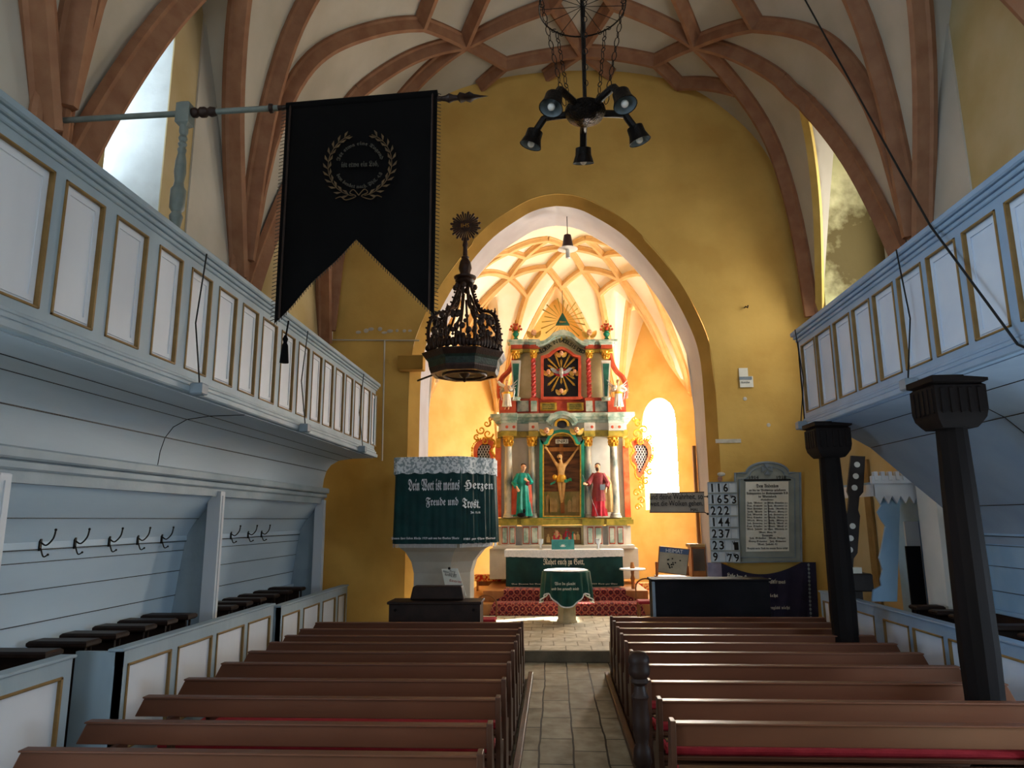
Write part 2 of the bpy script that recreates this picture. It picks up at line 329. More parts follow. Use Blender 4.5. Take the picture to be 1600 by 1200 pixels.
def text(s,c,w,h,m,parent,name='lettering',bold=0,rx=math.pi/2,rz=0,ry=0,ext=.004,arc=None,sx=1.0,maxw=None):
    """flat letters centred at c, total width w (or letter height h when w is None); facing -y by default"""
    cu=bpy.data.curves.new('t','FONT'); cu.body=s; cu.size=1; cu.align_x='CENTER'; cu.align_y='CENTER'; cu.resolution_u=3; cu.extrude=.01; cu.offset=bold
    to=bpy.data.objects.new('t',cu); COL.objects.link(to); bpy.context.view_layer.update()
    me=bpy.data.meshes.new_from_object(to,depsgraph=bpy.context.evaluated_depsgraph_get()); bpy.data.objects.remove(to); bpy.data.curves.remove(cu)
    V=[v.co.copy() for v in me.vertices]
    if not V: return None
    wx=max(v.x for v in V)-min(v.x for v in V); hy=max(v.y for v in V)-min(v.y for v in V)
    k=w/wx if w else h/hy
    ky=(h/hy if (h and w) else k)
    cx=(max(v.x for v in V)+min(v.x for v in V))/2; cy=(max(v.y for v in V)+min(v.y for v in V))/2
    R=Matrix.Rotation(rz,3,'Z')@Matrix.Rotation(rx,3,'X')@Matrix.Rotation(ry,3,'Z')
    o0=ORG.get(parent.name,Vector((0,0,0))) if parent else Vector()
    for v,co in zip(me.vertices,V):
        x=(co.x-cx)*k; y=(co.y-cy)*ky; z=co.z/.01*ext
        if arc:
            r,a0,sg=arc   # radius, mid angle, +1 top outwards
            a=a0-sg*x/r; rad=r+sg*y; x=rad*math.cos(a); y=rad*math.sin(a)
        v.co=Vector(c)+R@Vector((x,y,z))-o0
    me.materials.append(m); o=bpy.data.objects.new(name,me); COL.objects.link(o)
    if parent: o.parent=parent; ORG[o.name]=o0
    return o
def smooth_pts(pts,n=6,closed=False):
    P=[Vector(p) for p in pts]; out=[]; k=len(P)
    rng=range(k if closed else k-1)
    for i in rng:
        a=P[(i-1)%k] if closed or i>0 else P[0]; b=P[i]; c=P[(i+1)%k]; d=P[(i+2)%k] if closed or i+2<k else P[-1]
        for j in range(n):
            t=j/n; out.append(.5*((2*b)+(c-a)*t+(2*a-5*b+4*c-d)*t*t+(3*b-a-3*c+d)*t**3))
    if not closed: out.append(P[-1])
    return out
def sm2(pts,n=5,closed=True): return [(p[0],p[1]) for p in smooth_pts([(a,b,0) for a,b in pts],n,closed)]
# ================= THE ROOM =================
def interp(xs,ys,x): return float(np.interp(x,xs,ys))
XL,XR,YE=-6.1,6.45,17.5
_bp=smooth_pts([(0,14.85,0),(1.5,14.75,0),(3,14.35,0),(4.2,13.5,0),(5.2,12.2,0),(5.75,10.3,0),(6.0,7.9,0),(6.1,5.6,0)],8)
_bx=[p.x for p in _bp]; _bz=[p.y for p in _bp]
def Bn(x):
    r=(x-.35)/(XR-.35)*6.1 if x>.35 else (.35-x)/(.35-XL)*6.1
    return interp(_bx,_bz,r) if r<=6.1 else 5.6
SPR=[-2.8,2.2,7.2,12.2,17.2]
def Ln(y):
    best=0
    for s in SPR:
        t=abs(y-(s+2.7)); 
        if t<2.6: best=max(best,6+6.3*(1-t/2.6)**.8)
    return max(best,5.7)
def Vn(x,y): return max(Bn(x),Ln(y))
def hit(px,py,V,lim):
    d=F_+R_*((px-800)/FPX)-U_*((py-600)/FPX); t=.5
    while t<60:
        q=CAM+d*t
        if lim(q): break
        if q.z>V(q.x,q.y): break
        t+=.02
    return q
# --- floor
mb=MB().box(XL,XR,-4,14.4,-.3,0); struct('floor',mb,M['flags'])
mb=MB().box(-7,8.2,14.4,17.5,-.3,.2).box(-3.62,3.62,17.5,19.1,-.3,.2).box(-4.9,4.9,19.1,26.1,-.3,.2); struct('floor',mb,M['flags2'])
struct('trim_8',MB().box(XL,XR,14.3,14.41,0,.215,.015),mat('step_edge_stone','6e6554','857b68',3,.8,bump=.3,bscale=8))
# --- nave vault
xs=[XL]+[XL+.02,XL+.06,XL+.12,XL+.2,XL+.3,XL+.42]+list(np.linspace(XL+.55,XR-.55,84))+[XR-.42,XR-.3,XR-.2,XR-.12,XR-.06,XR-.02,XR,XR+.002,8.1]
ys=list(np.linspace(-3,YE,206))
mb=MB(); n=len(ys)
vv=[(x,y,(Vn(x,y) if x<=XR else 12.7)) for x in xs for y in ys]
ff=[(i*n+j,(i+1)*n+j,(i+1)*n+j+1,i*n+j+1) for i in range(len(xs)-1) for j in range(n-1)]
mb.add(vv,ff); struct('ceiling',mb,M['web'],True)
# --- nave ribs
PROF=[(-.18,-.05),(-.18,.06),(-.13,.09),(-.045,.29),(.045,.29),(.13,.09),(.18,.06),(.18,-.05)]
CPROF=[(-.12,-.05),(-.12,.04),(-.085,.06),(-.05,.15),(.05,.15),(.085,.06),(.12,.04),(.12,-.05)]
def nrm(V,x,y,e=.15):
    g=Vector((V(x+e,y)-V(x-e,y),V(x,y+e)-V(x,y-e),-2*e)); return g.normalized()
def ribpath(a,b,V,n=16):
    P=[];N=[]
    for i in range(n+1):
        t=i/n; x=a[0]+(b[0]-a[0])*t; y=a[1]+(b[1]-a[1])*t
        P.append(Vector((x,y,V(x,y)))); N.append(nrm(V,x,y))
    for k in range(2):
        N=[((N[max(0,i-1)]+N[i]*2+N[min(n,i+1)])).normalized() for i in range(n+1)]
    return P,N
def bn_only(x,y): return Bn(x)
def half_edges(side,s):
    """net of one bay seen from its springer s (Y); side +1 right -1 left"""
    R=side>0; g=lambda r,l:(r[0],s+r[1]) if R else (l[0],s+l[1])
    E=g((5.3,2.75),(-4.75,2.75)); N1=g((3.53,3.46),(-2.25,3.44)); N2=g((4.55,1.94),(-3.16,2.25)); N3=g((2.68,4.54),(-1.32,4.61)); K=(.72,s+4.34)
    S=g((6.37,0),(-6.02,0)); S2=(S[0],s+5.0); M1=g((1.4,2.6),(-.05,2.6)); W=g((3.42,5.2),(-2.15,5.4)); W2=g((4.7,4.15),(-3.2,4.15)); KW=g((1.65,5.4),(-.3,5.4)); Q=g((3.0,.5),(-2.2,.6)); Q2=g((2.2,1.0),(-1.1,1.0))
    return [(S,N2),(N2,N1),(E,N1),(N1,N3),(N3,K),(N1,S2),(K,M1),(M1,N1),(N3,W),(W,W2),(K,KW),(N2,Q),(N1,Q2),(M1,(.65,s+1.4))],S,E
mb=MB()
for s in SPR[:-1]:
    for side in (1,-1):
        ed,S,E=half_edges(side,s)
        for a,b in ed:
            if max(a[1],b[1])>YE+.05:
                t=(YE-a[1])/(b[1]-a[1]) if b[1]!=a[1] else 1
                if a[1]>YE: continue
                b=(a[0]+(b[0]-a[0])*t,YE)
            P,N=ribpath(a,b,bn_only,14 if abs(a[0]-b[0])+abs(a[1]-b[1])<2.2 else 26)
            mb.sweep(P,N,PROF)
        # groin ribs: where the lunette meets the barrel
        for hf in (0,1):
          P=[];N=[]
          for i in range(25):
            t=i/24; y=s+.02+(2.7-.02)*t if hf==0 else s+4.98-(2.28-.02)*t; z=Ln(y)
            lo,hi=.35,(XR if side>0 else XL)
            for _ in range(30):
                m_=(lo+hi)/2
                if Bn(m_)>z: lo=m_
                else: hi=m_
            P.append(Vector((lo,y,z))); N.append(Vector((-side*.75,(.25 if hf==0 else -.25) if t<.9 else 0,-.6)).normalized())
          P.append(Vector((E[0],E[1],Bn(E[0])))); N.append(N[-1])
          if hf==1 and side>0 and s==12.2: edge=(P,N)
          else: mb.sweep(P,N,PROF)
        # the bundle below the springing
        for dx,dy in ((0,0),(.0,.22),(0,-.22),(.1,0.05)):
            xx=S[0]-side*dx
            mb.tube([(xx+side*.06,s+dy*.5,4.6),(xx+side*.03,s+dy*.8,5.6),(xx,s+dy,6.4),(xx-side*.01,s+dy*1.1,7.3),(xx-side*.03,s+dy*1.1,8.3)],lambda t_:.16-.11*t_,8)
struct('trim_1',mb,M['rib'])
mb=MB(); mb.sweep(edge[0],edge[1],[(-.1,-.06),(-.1,.02),(.1,.02),(.1,-.06)]); struct('trim_9',mb,mat('lit_groin_edge','c2a75a','d1b76c',2,.9))  # yellow strip painted for the groin edge lit from the window
# --- west wall behind the camera, three tall windows added as fill light
def wallY(mb,y0,y1,x0,x1,z0,ztop,op,n=60,t=.3):
    pass
def colwall(mb,fn,u0,u1,z0,ztop,openings,d0,d1,n=80):
    """columns along u; openings: list of (u0,u1,zlo,zhi(u)); fn(u,z,d)"""
    us=sorted(set(list(np.linspace(u0,u1,n+1))+[o[0] for o in openings]+[o[1] for o in openings]+[x for o in openings for x in np.linspace(o[0],o[1],15)]))
    for a,b in zip(us[:-1],us[1:]):
        m_=(a+b)/2; seg=[(z0,None)]; cuts=[]
        for o in openings:
            if o[0]-1e-6<=m_<=o[1]+1e-6: cuts.append(o)
        lowA,lowB=z0,z0
        ta=ztop(a) if callable(ztop) else ztop; tb=ztop(b) if callable(ztop) else ztop
        for o in sorted(cuts,key=lambda o:o[2]):
            if o[2]>lowA: q(mb,fn,a,b,lowA,lowB,o[2],o[2],d0,d1)
            lowA,lowB=o[3](a),o[3](b)
        q(mb,fn,a,b,lowA,lowB,ta,tb,d0,d1)
def q(mb,fn,a,b,za,zb,ta,tb,d0,d1):
    mb.add([fn(a,za,d0),fn(b,zb,d0),fn(b,tb,d0),fn(a,ta,d0),fn(a,za,d1),fn(b,zb,d1),fn(b,tb,d1),fn(a,ta,d1)],[(0,1,2,3),(7,6,5,4),(0,4,5,1),(3,2,6,7),(0,3,7,4),(1,5,6,2)])
def arch(c,h,zs,za):
    """pointed-round head: c centre, h half width, springing, apex"""
    return lambda u: zs+(za-zs)*math.sqrt(max(0,1-(min(1,abs(u-c)/h))**2.0))
def outline(c,h,z0,zs,za,n=18):
    f=arch(c,h,zs,za); return [(c-h,z0)]+[(c-h*math.cos(math.pi*i/n),f(c-h*math.cos(math.pi*i/n))) for i in range(n+1)]+[(c+h,z0)]
def niche(mb,fo,fn,bo,bn):
    k=len(fo); mb.add([fn(*p) for p in fo]+[bn(*p) for p in bo],[(i,(i+1)%k,(i+1)%k+k,i+k) for i in range(k)])
def pane(name,o,fn,gm):
    mb=MB(); mb.add([fn(*p) for p in o],[tuple(range(len(o)))]); return struct(name,mb,gm)
mb=MB(); ops=[(c-.8,c+.8,6.2,arch(c,.8,10,11.4)) for c in (-3.2,.35,3.9)]
colwall(mb,lambda u,z,d:(u,d,z),XL-.3,XR+.3,-.1,15.2,ops,-3.3,-3.0); struct('wall_west',mb,M['sideochre'])
for i,c in enumerate((-3.2,.35,3.9)): pane('window_%d'%(i+1),outline(c,.82,6.18,10,11.42),lambda u,z:(u,-3.2,z),GB)
# --- left (north) wall, splayed window niches
mb=MB(); NW=[(8.975,.675),(3.98,.675)]
ops=[(c-h,c+h,6.3,arch(c,h,10.2,11.4)) for c,h in NW]
ops+=[(-.2,2.4,1.4,arch(1.1,1.3,3.0,3.4))]
colwall(mb,lambda u,z,d:(d,u,z),-3.2,YE+.3,-.1,15.2,ops,XL-.02,XL,100)
pane('window_13',outline(1.1,1.3,1.4,3.0,3.4),lambda u,z:(XL-.01,u,z),GL)  # unseen low window added to light the right cove
struct('wall_left',mb,M['sideochre'])
mb=MB()
for i,(c,h) in enumerate(NW):
    fo=outline(c,h,6.3,10.2,11.4); bo=outline(c+.23,.52,7.9,10.0,11.1)
    niche(mb,fo,lambda u,z:(XL,u,z),bo,lambda u,z:(XL-1.05,u,z))
    pane('window_%d'%(i+4),bo,lambda u,z:(XL-1.05,u,z),(GNv,GN)[i])
    b=MB()
    for zz in (8.5,9.1,9.7,10.3): b.tube([(XL-1.0,c-.29,zz),(XL-1.0,c+.75,zz)],.015,6)
    for yy in (-.05,.23,.5): b.tube([(XL-1.0,c+yy,7.9),(XL-1.0,c+yy,11.0)],.018,6)
    struct('window_%d'%(i+9),b,M['iron'])
struct('trim_5',mb,mat('niche_limewash','bcc0be','cdd1cf',1.5,.9,bump=.4,bscale=5))
for ya,yb in ((10.4,12.2),(5.3,7.2)): struct('trim_10',MB().box(XL-.02,XL+.03,ya,yb,4.2,12),M['web'])
struct('trim_11',MB().box(XR-.03,XR+.02,10.7,12.1,4.2,12),M['web'])
# --- right (south) wall with the deep window bay
def rx(u,z,d): return (d,u,z)
mb=MB(); colwall(mb,rx,-3.2,13.0,-.1,15.2,[(3.8,7.0,1.4,arch(5.4,1.6,3.0,3.4))],XR,XR+.3,40); mb.box(XR,8.4,16.9,17.8,-.1,15.2); mb.box(XR,8.4,13.0,16.9,-.1,5.8); mb.box(XR,8.4,12.0,13.0,5.6,15.2)
struct('wall_right',mb,M['sideochre'])
mb=MB(); colwall(mb,rx,13.0,16.9,5.8,13,[(14.0,16.25,7.0,arch(15.12,1.13,9.6,10.9))],8.0,8.3,40)
struct('wall_right',mb,M['greyplaster'])
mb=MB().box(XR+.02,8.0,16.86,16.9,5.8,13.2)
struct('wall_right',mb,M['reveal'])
pane('window_14',outline(5.4,1.6,1.4,3.0,3.4),lambda u,z:(XR+.15,u,z),GL)  # unseen low window added to brighten the left stall boards
pane('window_6',outline(15.12,1.15,6.98,9.6,10.92),lambda u,z:(8.2,u,z),GS)
b=MB()
for zz in (7.8,8.6,9.4,10.2): b.tube([(8.12,14.0,zz),(8.12,16.25,zz)],.02,6)
for yy in (14.5,15.12,15.75): b.tube([(8.12,yy,7.0),(8.12,yy,10.7)],.02,6)
struct('window_11',b,M['iron'])
# --- east wall with chancel arch
_ap=smooth_pts([(0,11.0,0),(.45,10.93,0),(.95,10.7,0),(1.85,10.02,0),(2.77,8.8,0),(3.35,7.6,0),(3.58,6.7,0),(3.62,5.5,0)],6)
_ax=[p.x for p in _ap]; _az=[p.y for p in _ap]
def A(x,g=0):
    r=abs(x); 
    if r>=3.62+g: return None
    if g: # grown outline
        return max(interp([p*(3.62+g)/3.62 for p in _ax],_az,r)+g*(.9 if r<2.2 else .55),0)
    return interp(_ax,_az,r)
mb=MB(); G=.24
us=sorted(set(list(np.linspace(XL-.2,8.3,120))+[-(3.62+G),3.62+G]+[x for x in np.linspace(-(3.62+G),3.62+G,80)]))
for a,b in zip(us[:-1],us[1:]):
    m_=(a+b)/2
    top=lambda x:(Bn(x)+.4 if XL<x<XR else 15)
    if abs(m_)<3.62+G:
        za=A(min(max(a,-3.859),3.859),G) ; zb=A(min(max(b,-3.859),3.859),G)
    else: za=zb=-.1
    q(mb,lambda u,z,d:(u,d,z),a,b,za,zb,top(a),top(b),YE,YE+.03)
struct('wall_east',mb,M['ochre'])
# arch outline points
inn=[(-3.62,-.1)]+[(-x,z) for x,z in zip(_ax[::-1],_az[::-1])]+[(x,z) for x,z in zip(_ax[1:],_az[1:])]+[(3.62,-.1)]
ext=[]
for i,(x,z) in enumerate(inn):
    a=inn[max(0,i-1)]; b=inn[min(len(inn)-1,i+1)]; t=Vector((b[0]-a[0],b[1]-a[1])).normalized(); ext.append((x-t.y*G,z+t.x*G))
mb=MB(); k=len(inn)
mb.add([(x,YE-.005,z) for x,z in ext]+[(x,YE+.28,z) for x,z in inn],[(i,i+1,i+1+k,i+k) for i in range(k-1)])
struct('trim_2',mb,M['chamfer'],True)
mb=MB(); mb.add([(x,YE+.28,z) for x,z in inn]+[(x,19.1,z) for x,z in inn],[(i,i+1,i+1+k,i+k) for i in range(k-1)])
struct('trim_6',mb,M['jamb'],True)
# --- chancel
CW=4.6; P1=(2.3,25.8); P2=(4.6,23.4)
mb=MB(); us=sorted(set(list(np.linspace(-5,5,60))+list(np.linspace(-3.62,3.62,60))))
for a,b in zip(us[:-1],us[1:]):
    m_=(a+b)/2; za,zb=(A(min(max(a,-3.6199),3.6199)),A(min(max(b,-3.6199),3.6199))) if abs(m_)<3.62 else (-.1,-.1)
    q(mb,lambda u,z,d:(u,d,z),a,b,za,zb,13,13,19.07,19.1)
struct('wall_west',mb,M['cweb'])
mb=MB(); 
colwall(mb,rx,19.1,23.4,-.1,13,[(20.3,21.7,3.6,arch(21,.7,6.4,7.2))],CW,CW+.3,30)
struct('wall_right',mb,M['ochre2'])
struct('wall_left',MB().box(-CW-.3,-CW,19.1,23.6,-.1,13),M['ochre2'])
struct('wall_east',MB().box(-2.5,2.5,25.8,26.1,-.1,13),M['ochre2'])
LL=math.hypot(2.3,2.4); tx,ty=2.3/LL,-2.4/LL   # along the oblique wall from P1 to P2
def ob(u,z,d): return (P1[0]+tx*u-ty*d*1.0,P1[1]+ty*u+tx*d,z)   # d outward
def obl(u,z,d): x,y,z=ob(u,z,d); return (-x,y,z)
mb=MB(); wc=.51*LL; wh=.215*LL
colwall(mb,ob,-.1,LL+.1,-.1,13,[(wc-wh,wc+wh,3.0,arch(wc,wh,6.0,6.85))],0,.02,40)
niche(mb,outline(wc,wh,3.0,6.0,6.85),lambda u,z:ob(u,z,0),outline(wc,wh*.9,3.1,6.0,6.75),lambda u,z:ob(u,z,.5))
struct('wall_right',mb,M['ochre2'])
pane('window_7',outline(wc,wh*.9,3.1,6.0,6.75),lambda u,z:ob(u,z,.5),GW)
pane('window_8',outline(21,.72,3.58,6.4,7.22),lambda u,z:(CW+.2,u,z),GW2)
b=MB()
for zz in (3.9,4.7,5.5,6.2): b.tube([ob(wc-wh*.9,zz,.46),ob(wc+wh*.9,zz,.46)],.012,6)
b.tube([ob(wc,3.1,.46),ob(wc,6.7,.46)],.012,6)
struct('window_12',b,M['iron'])
mb=MB(); mb.add([obl(u,z,d) for d in (0,.3) for u,z in ((-.1,-.1),(LL+.1,-.1),(LL+.1,13),(-.1,13))],[(0,1,2,3),(7,6,5,4)])
struct('wall_left',mb,M['ochre2'])
_cp=smooth_pts([(0,11.95,0),(1,11.8,0),(2,11.25,0),(3,10.2,0),(3.8,8.9,0),(4.5,7.2,0),(5.2,5.2,0)],6)
_cx=[p.x for p in _cp]; _cz=[p.y for p in _cp]
YC=21.2
def Bc(x,y): return interp(_cx,_cz,math.hypot(x,max(0,y-YC)))
def lun(t,h,za,zs=6.6): 
    t=abs(t)/h
    return zs+(za-zs)*(1-min(1,t)**1.25)**.85 if t<1 else 0
def Vc(x,y):
    z=Bc(x,y); ax=abs(x)
    if abs(x)<2.3 and y>YC+1: z=max(z,lun(x,2.25,10.95))
    u=(ax-P1[0])*tx+(y-P1[1])*ty
    d=(ax-P1[0])*(-ty)+(y-P1[1])*tx
    if d>-2.6 and 0<u<LL and ax>1.2: z=max(z,lun(u-LL/2,LL/2-.03,10.35))
    if y<P2[1] and ax>1.5: z=max(z,lun(y-21.25,2.1,10.4))
    return max(z,5.2)
mb=MB(); xs=list(np.linspace(-4.75,4.75,96)); ys=list(np.linspace(19.05,25.95,72)); n=len(ys)
mb.add([(x,y,Vc(x,y)) for x in xs for y in ys],[(i*n+j,(i+1)*n+j,(i+1)*n+j+1,i*n+j+1) for i in range(len(xs)-1) for j in range(n-1)])
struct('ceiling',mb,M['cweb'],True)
climit=lambda q:q.y>25.7 or abs(q.x)>4.6 and q.y>19.1
def ch(px,py):
    d=F_+R_*((px-800)/FPX)-U_*((py-600)/FPX); t=19.15/d.y
    while t<40:
        p=CAM+d*t
        if p.y>19.2 and p.z>Bc(p.x,p.y)-.12: break
        if p.y>25.75: break
        t+=.02
    return (round(p.x,2),round(p.y,2))
ND={k:ch(*v) for k,v in dict(K=(888,391),A1=(855,423),A2=(911,426),C1=(794,438),C2=(972,440),D1=(822,467),D2=(938,463),E1=(819,406),E2=(945,404),G1=(791,398),G2=(985,402),H1=(856,377),H2=(917,376),R2=(1010,432),B=(878,452),J2=(993,476)).items()}
print('chancel nodes',ND)
ND['J1']=(-ND['J2'][0],ND['J2'][1]); ND['R1']=(-ND['R2'][0],ND['R2'][1])
S1=(2.24,25.72); S2=(4.5,23.4)
ND.update(SR1=S1,SL1=(-S1[0],S1[1]),SR2=S2,SL2=(-S2[0],S2[1]),SR3=(4.5,19.3),SL3=(-4.5,19.3))
mb=MB()
for a,b in [('K','A1'),('K','A2'),('K','E1'),('K','E2'),('A1','B'),('A2','B'),('A1','C1'),('A2','C2'),('A1','D1'),('A2','D2'),('C1','D1'),('C2','D2'),('C1','E1'),('C2','E2'),('E1','G1'),('E2','G2'),('H1','K'),('H2','K'),('H1','E1'),('H2','E2'),('H1','G1'),('H2','G2'),
  ('C2','J2'),('C1','J1'),('C2','R2'),('C1','R1'),('J2','SR1'),('J2','SR2'),('J1','SL1'),('J1','SL2'),('B','SR1'),('B','SL1'),('D1','SL1'),('D2','SR1'),('C2','SR2'),('C1','SL2'),('R2','SR2'),('R1','SL2'),('G2','SR3'),('G1','SL3'),('G2','R2'),('G1','R1')]:
    P,N=ribpath(ND[a],ND[b],Bc if 'S' not in b else Vc,14)
    mb.sweep(P,N,CPROF)
struct('trim_3',mb,M['crib'])
# --- wall piers under the vault bundles on the right
struct('trim_7',MB().box(5.95,XR,11.9,12.5,0,5.9,.04),M['white'])
# ================= GALLERIES =================
def proj(p):
    v=Vector(p)-CAM; return 800+FPX*v.dot(R_)/v.dot(F_),600-FPX*v.dot(U_)/v.dot(F_)
def solveY(px,X,z,lo=1.0,hi=20.0):
    for _ in range(40):
        m_=(lo+hi)/2
        if (proj((X,m_,z))[0]<px)==(X<0): lo=m_
        else: hi=m_
    return (lo+hi)/2
def gallery(name,label,side,X,yend,y0,zb,zt,edges,soff,lab_end):
    """side +1 when the parapet is on the right; X = face of the parapet towards the aisle"""
    t=thing(name,label,'gallery',(X,(y0+yend)/2,zb))
    o=side   # outward direction (away from the aisle)
    frame=MB(); za,zc=zb+.26,zt-.24
    def bx(mb,a,b,y0_,y1_,z0,z1,bv=0): mb.box(min(X+o*a,X+o*b),max(X+o*a,X+o*b),y0_,y1_,z0,z1,bv)
    bx(frame,0,.09,y0,yend,zb+.1,za); bx(frame,0,.09,y0,yend,zc,zt-.06)
    prev=y0
    for a,b in edges:
        bx(frame,0,.085,prev,a,za,zc); prev=b
    bx(frame,0,.085,prev,yend,za,zc)
    bx(frame,0,1.0,yend-.06,yend,zb+.1,zt-.06)      # return at the far end
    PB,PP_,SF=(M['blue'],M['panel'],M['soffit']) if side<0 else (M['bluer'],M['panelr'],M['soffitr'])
    frame.build('parapet_frame',PB,t)
    cap=MB(); bx(cap,-.09,.2,y0,yend+.05,zt-.05,zt+.03,.015); bx(cap,-.055,.14,y0,yend+.03,zt-.10,zt-.05,.01); bx(cap,-.025,.1,y0,yend+.01,zt-.15,zt-.10,.01)
    cap.build('handrail_cornice',PB,t)
    base=MB(); bx(base,-.07,.14,y0,yend+.03,zb,zb+.08,.015); bx(base,-.04,.1,y0,yend+.02,zb+.08,zb+.14,.015); bx(base,-.015,.1,y0,yend+.01,zb+.14,zb+.18,.01)
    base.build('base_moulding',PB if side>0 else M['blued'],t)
    for a,b in edges:
        p=MB(); bx(p,.03,.06,a,b,za,zc); w=.045
        bx(p,.018,.04,a+.05,b-.05,za+.05,za+.05+w); bx(p,.018,.04,a+.05,b-.05,zc-.05-w,zc-.05); bx(p,.019,.04,a+.05,a+.05+w,za+.05+w,zc-.05-w); bx(p,.019,.04,b-.05-w,b-.05,za+.05+w,zc-.05-w)
        po=p.build('panel',PP_,t)
        g=MB(); w=.022
        bx(g,-.012,.03,a,b,za,za+w,.006); bx(g,-.012,.03,a,b,zc-w,zc,.006); bx(g,-.012,.03,a,a+w,za,zc,.006); bx(g,-.012,.03,b-w,b,za,zc,.006)
        g.build('ochre_moulding',M['gilt'],po)
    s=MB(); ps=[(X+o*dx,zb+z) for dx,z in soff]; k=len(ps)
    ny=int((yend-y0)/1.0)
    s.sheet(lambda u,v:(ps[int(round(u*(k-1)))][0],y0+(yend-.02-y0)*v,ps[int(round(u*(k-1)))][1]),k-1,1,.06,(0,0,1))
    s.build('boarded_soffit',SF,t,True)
    # seams between the boards
    se=MB()
    for f in (.22,.47,.72):
        i=f*(k-1); i0=int(i); xx,zz=ps[i0]
        se.box(xx-.006,xx+.006,y0,yend-.05,zz-.006,zz+.01)
    for yy in ([9.0] if side<0 else [8.2]):
        se.tube([(p[0],yy,p[1]-.002) for p in ps],.007,4)
    se.build('board_seam',M['iron'],t)
    return t
LX,RX=-4.25,3.9
Ledges=[(30,72)]  # measured panel edges, turned into distances along the parapet
LE=[(-60,72),(90,153),(172,223),(241,279),(293,326),(337,366),(375,400),(407,430),(437,458),(464,481),(486,501),(505,519),(523,536),(539,550),(553,564),(567,577),(580,588)]
RE=[(1256,1277),(1279,1303),(1307,1333),(1337,1365),(1370,1403),(1409,1448),(1456,1503),(1514,1568),(1583,1650)]
L_=[(solveY(a,LX,4.9),solveY(b,LX,4.9)) for a,b in LE]; L_=[(a,b-.0) for a,b in L_]
L_=[(3.2,3.75)]+[(max(a,3.9),b) for a,b in L_]
R__=[(solveY(b,RX,4.9),solveY(a,RX,4.9)) for a,b in RE][::-1]
R__=[(4.6,R__[0][0]-.99)]+R__ if R__[0][0]>6 else R__
yl=[e for ab in L_ for e in ab]
print('panel Y',[round(v,2) for v in yl],[(round(a,2),round(b,2)) for a,b in R__])
softL=[(0.02,-.01),(.5,-.02),(.8,-.06),(.98,-.16),(1.08,-.3),(1.13,-.48),(1.15,-.68)]
softR=[(0.02,-.01),(.6,-.06),(1.0,-.3),(1.5,-.78),(2.0,-1.25),(2.3,-1.55),(2.36,-1.8)]
galL=gallery('gallery','long pale blue panelled gallery on the wall side where the black banner hangs','x',LX,15.75,2.6,4.1,5.8,L_,softL,'') if False else gallery('gallery','long pale blue panelled gallery along the left wall, black banner pole on its rail',-1,LX,15.75,2.6,4.1,5.78,L_,softL,'')
galR=gallery('gallery','pale blue panelled gallery along the right wall, carried by dark columns',1,RX,11.68,3.6,4.1,5.72,R__,softR,'')
# cornice below the left soffit
t=thing('cornice','grey blue cornice moulding under the curved boards of the left gallery','cornice',(-5.35,9,3.2))
c=MB(); c.box(-5.43,-5.25,2.6,15.75,3.30,3.42,.02); c.box(-5.42,-5.30,2.6,15.75,3.2,3.30,.02); c.build('moulding',M['blued'],t)
c=MB(); c.box(-5.55,-5.34,2.6,15.7,3.08,3.2); c.build('lower_cornice_board',M['blued'],t)  # flat board in the same paint as the moulding
# columns on the right
def column(name,x,y,label):
    t=thing(name,label,'column',(x,y,0),'wooden columns under the gallery')
    sh=MB(); pr=[(.2,0),(.2,.35),(.17,.38),(.172,.9),(.182,1.4),(.175,2.2),(.16,3.0),(.145,3.62)]
    sh.lathe(pr,(x,y,0),12,rot=math.pi/12); sh.build('shaft',M['colwood'],t)
    cp=MB(); z0=3.6; hw=.25
    sec=[(.17,3.58),(.2,3.62),(.235,3.68),(.25,3.76),(.25,4.0),(.225,4.02),(.27,4.04),(.27,4.10)]
    vs=[];
    for r,z in sec: vs+=[(x-r,y-r,z),(x+r,y-r,z),(x+r,y+r,z),(x-r,y+r,z)]
    cp.add(vs,[(i*4+j,i*4+(j+1)%4,i*4+4+(j+1)%4,i*4+4+j) for i in range(len(sec)-1) for j in range(4)]+[(3,2,1,0),tuple(range(len(vs)-4,len(vs)))])
    for k in range(-2,3):
        for dx,dy in ((1,0),(0,1)):
            for s in (-1,1):
                if dx: cp.box(x+k*.09-.02,x+k*.09+.02,y+s*.245-.015,y+s*.245+.015,3.72,3.98,.008)
                else: cp.box(x+s*.245-.015,x+s*.245+.015,y+k*.09-.02,y+k*.09+.02,3.72,3.98,.008)
    cp.build('fluted_capital',M['colwood'],t,True); return t
c1=at(1529,1092,Z=.95); c2=at(1312,1003,Z=.9)
print('columns',c1,c2)
column('wooden_column',c1.x-.02,c1.y-.15,'dark wooden column under the right gallery, the one nearer the camera')
column('wooden_column',c2.x-.02,c2.y-.3,'dark wooden column under the far end of the right gallery')
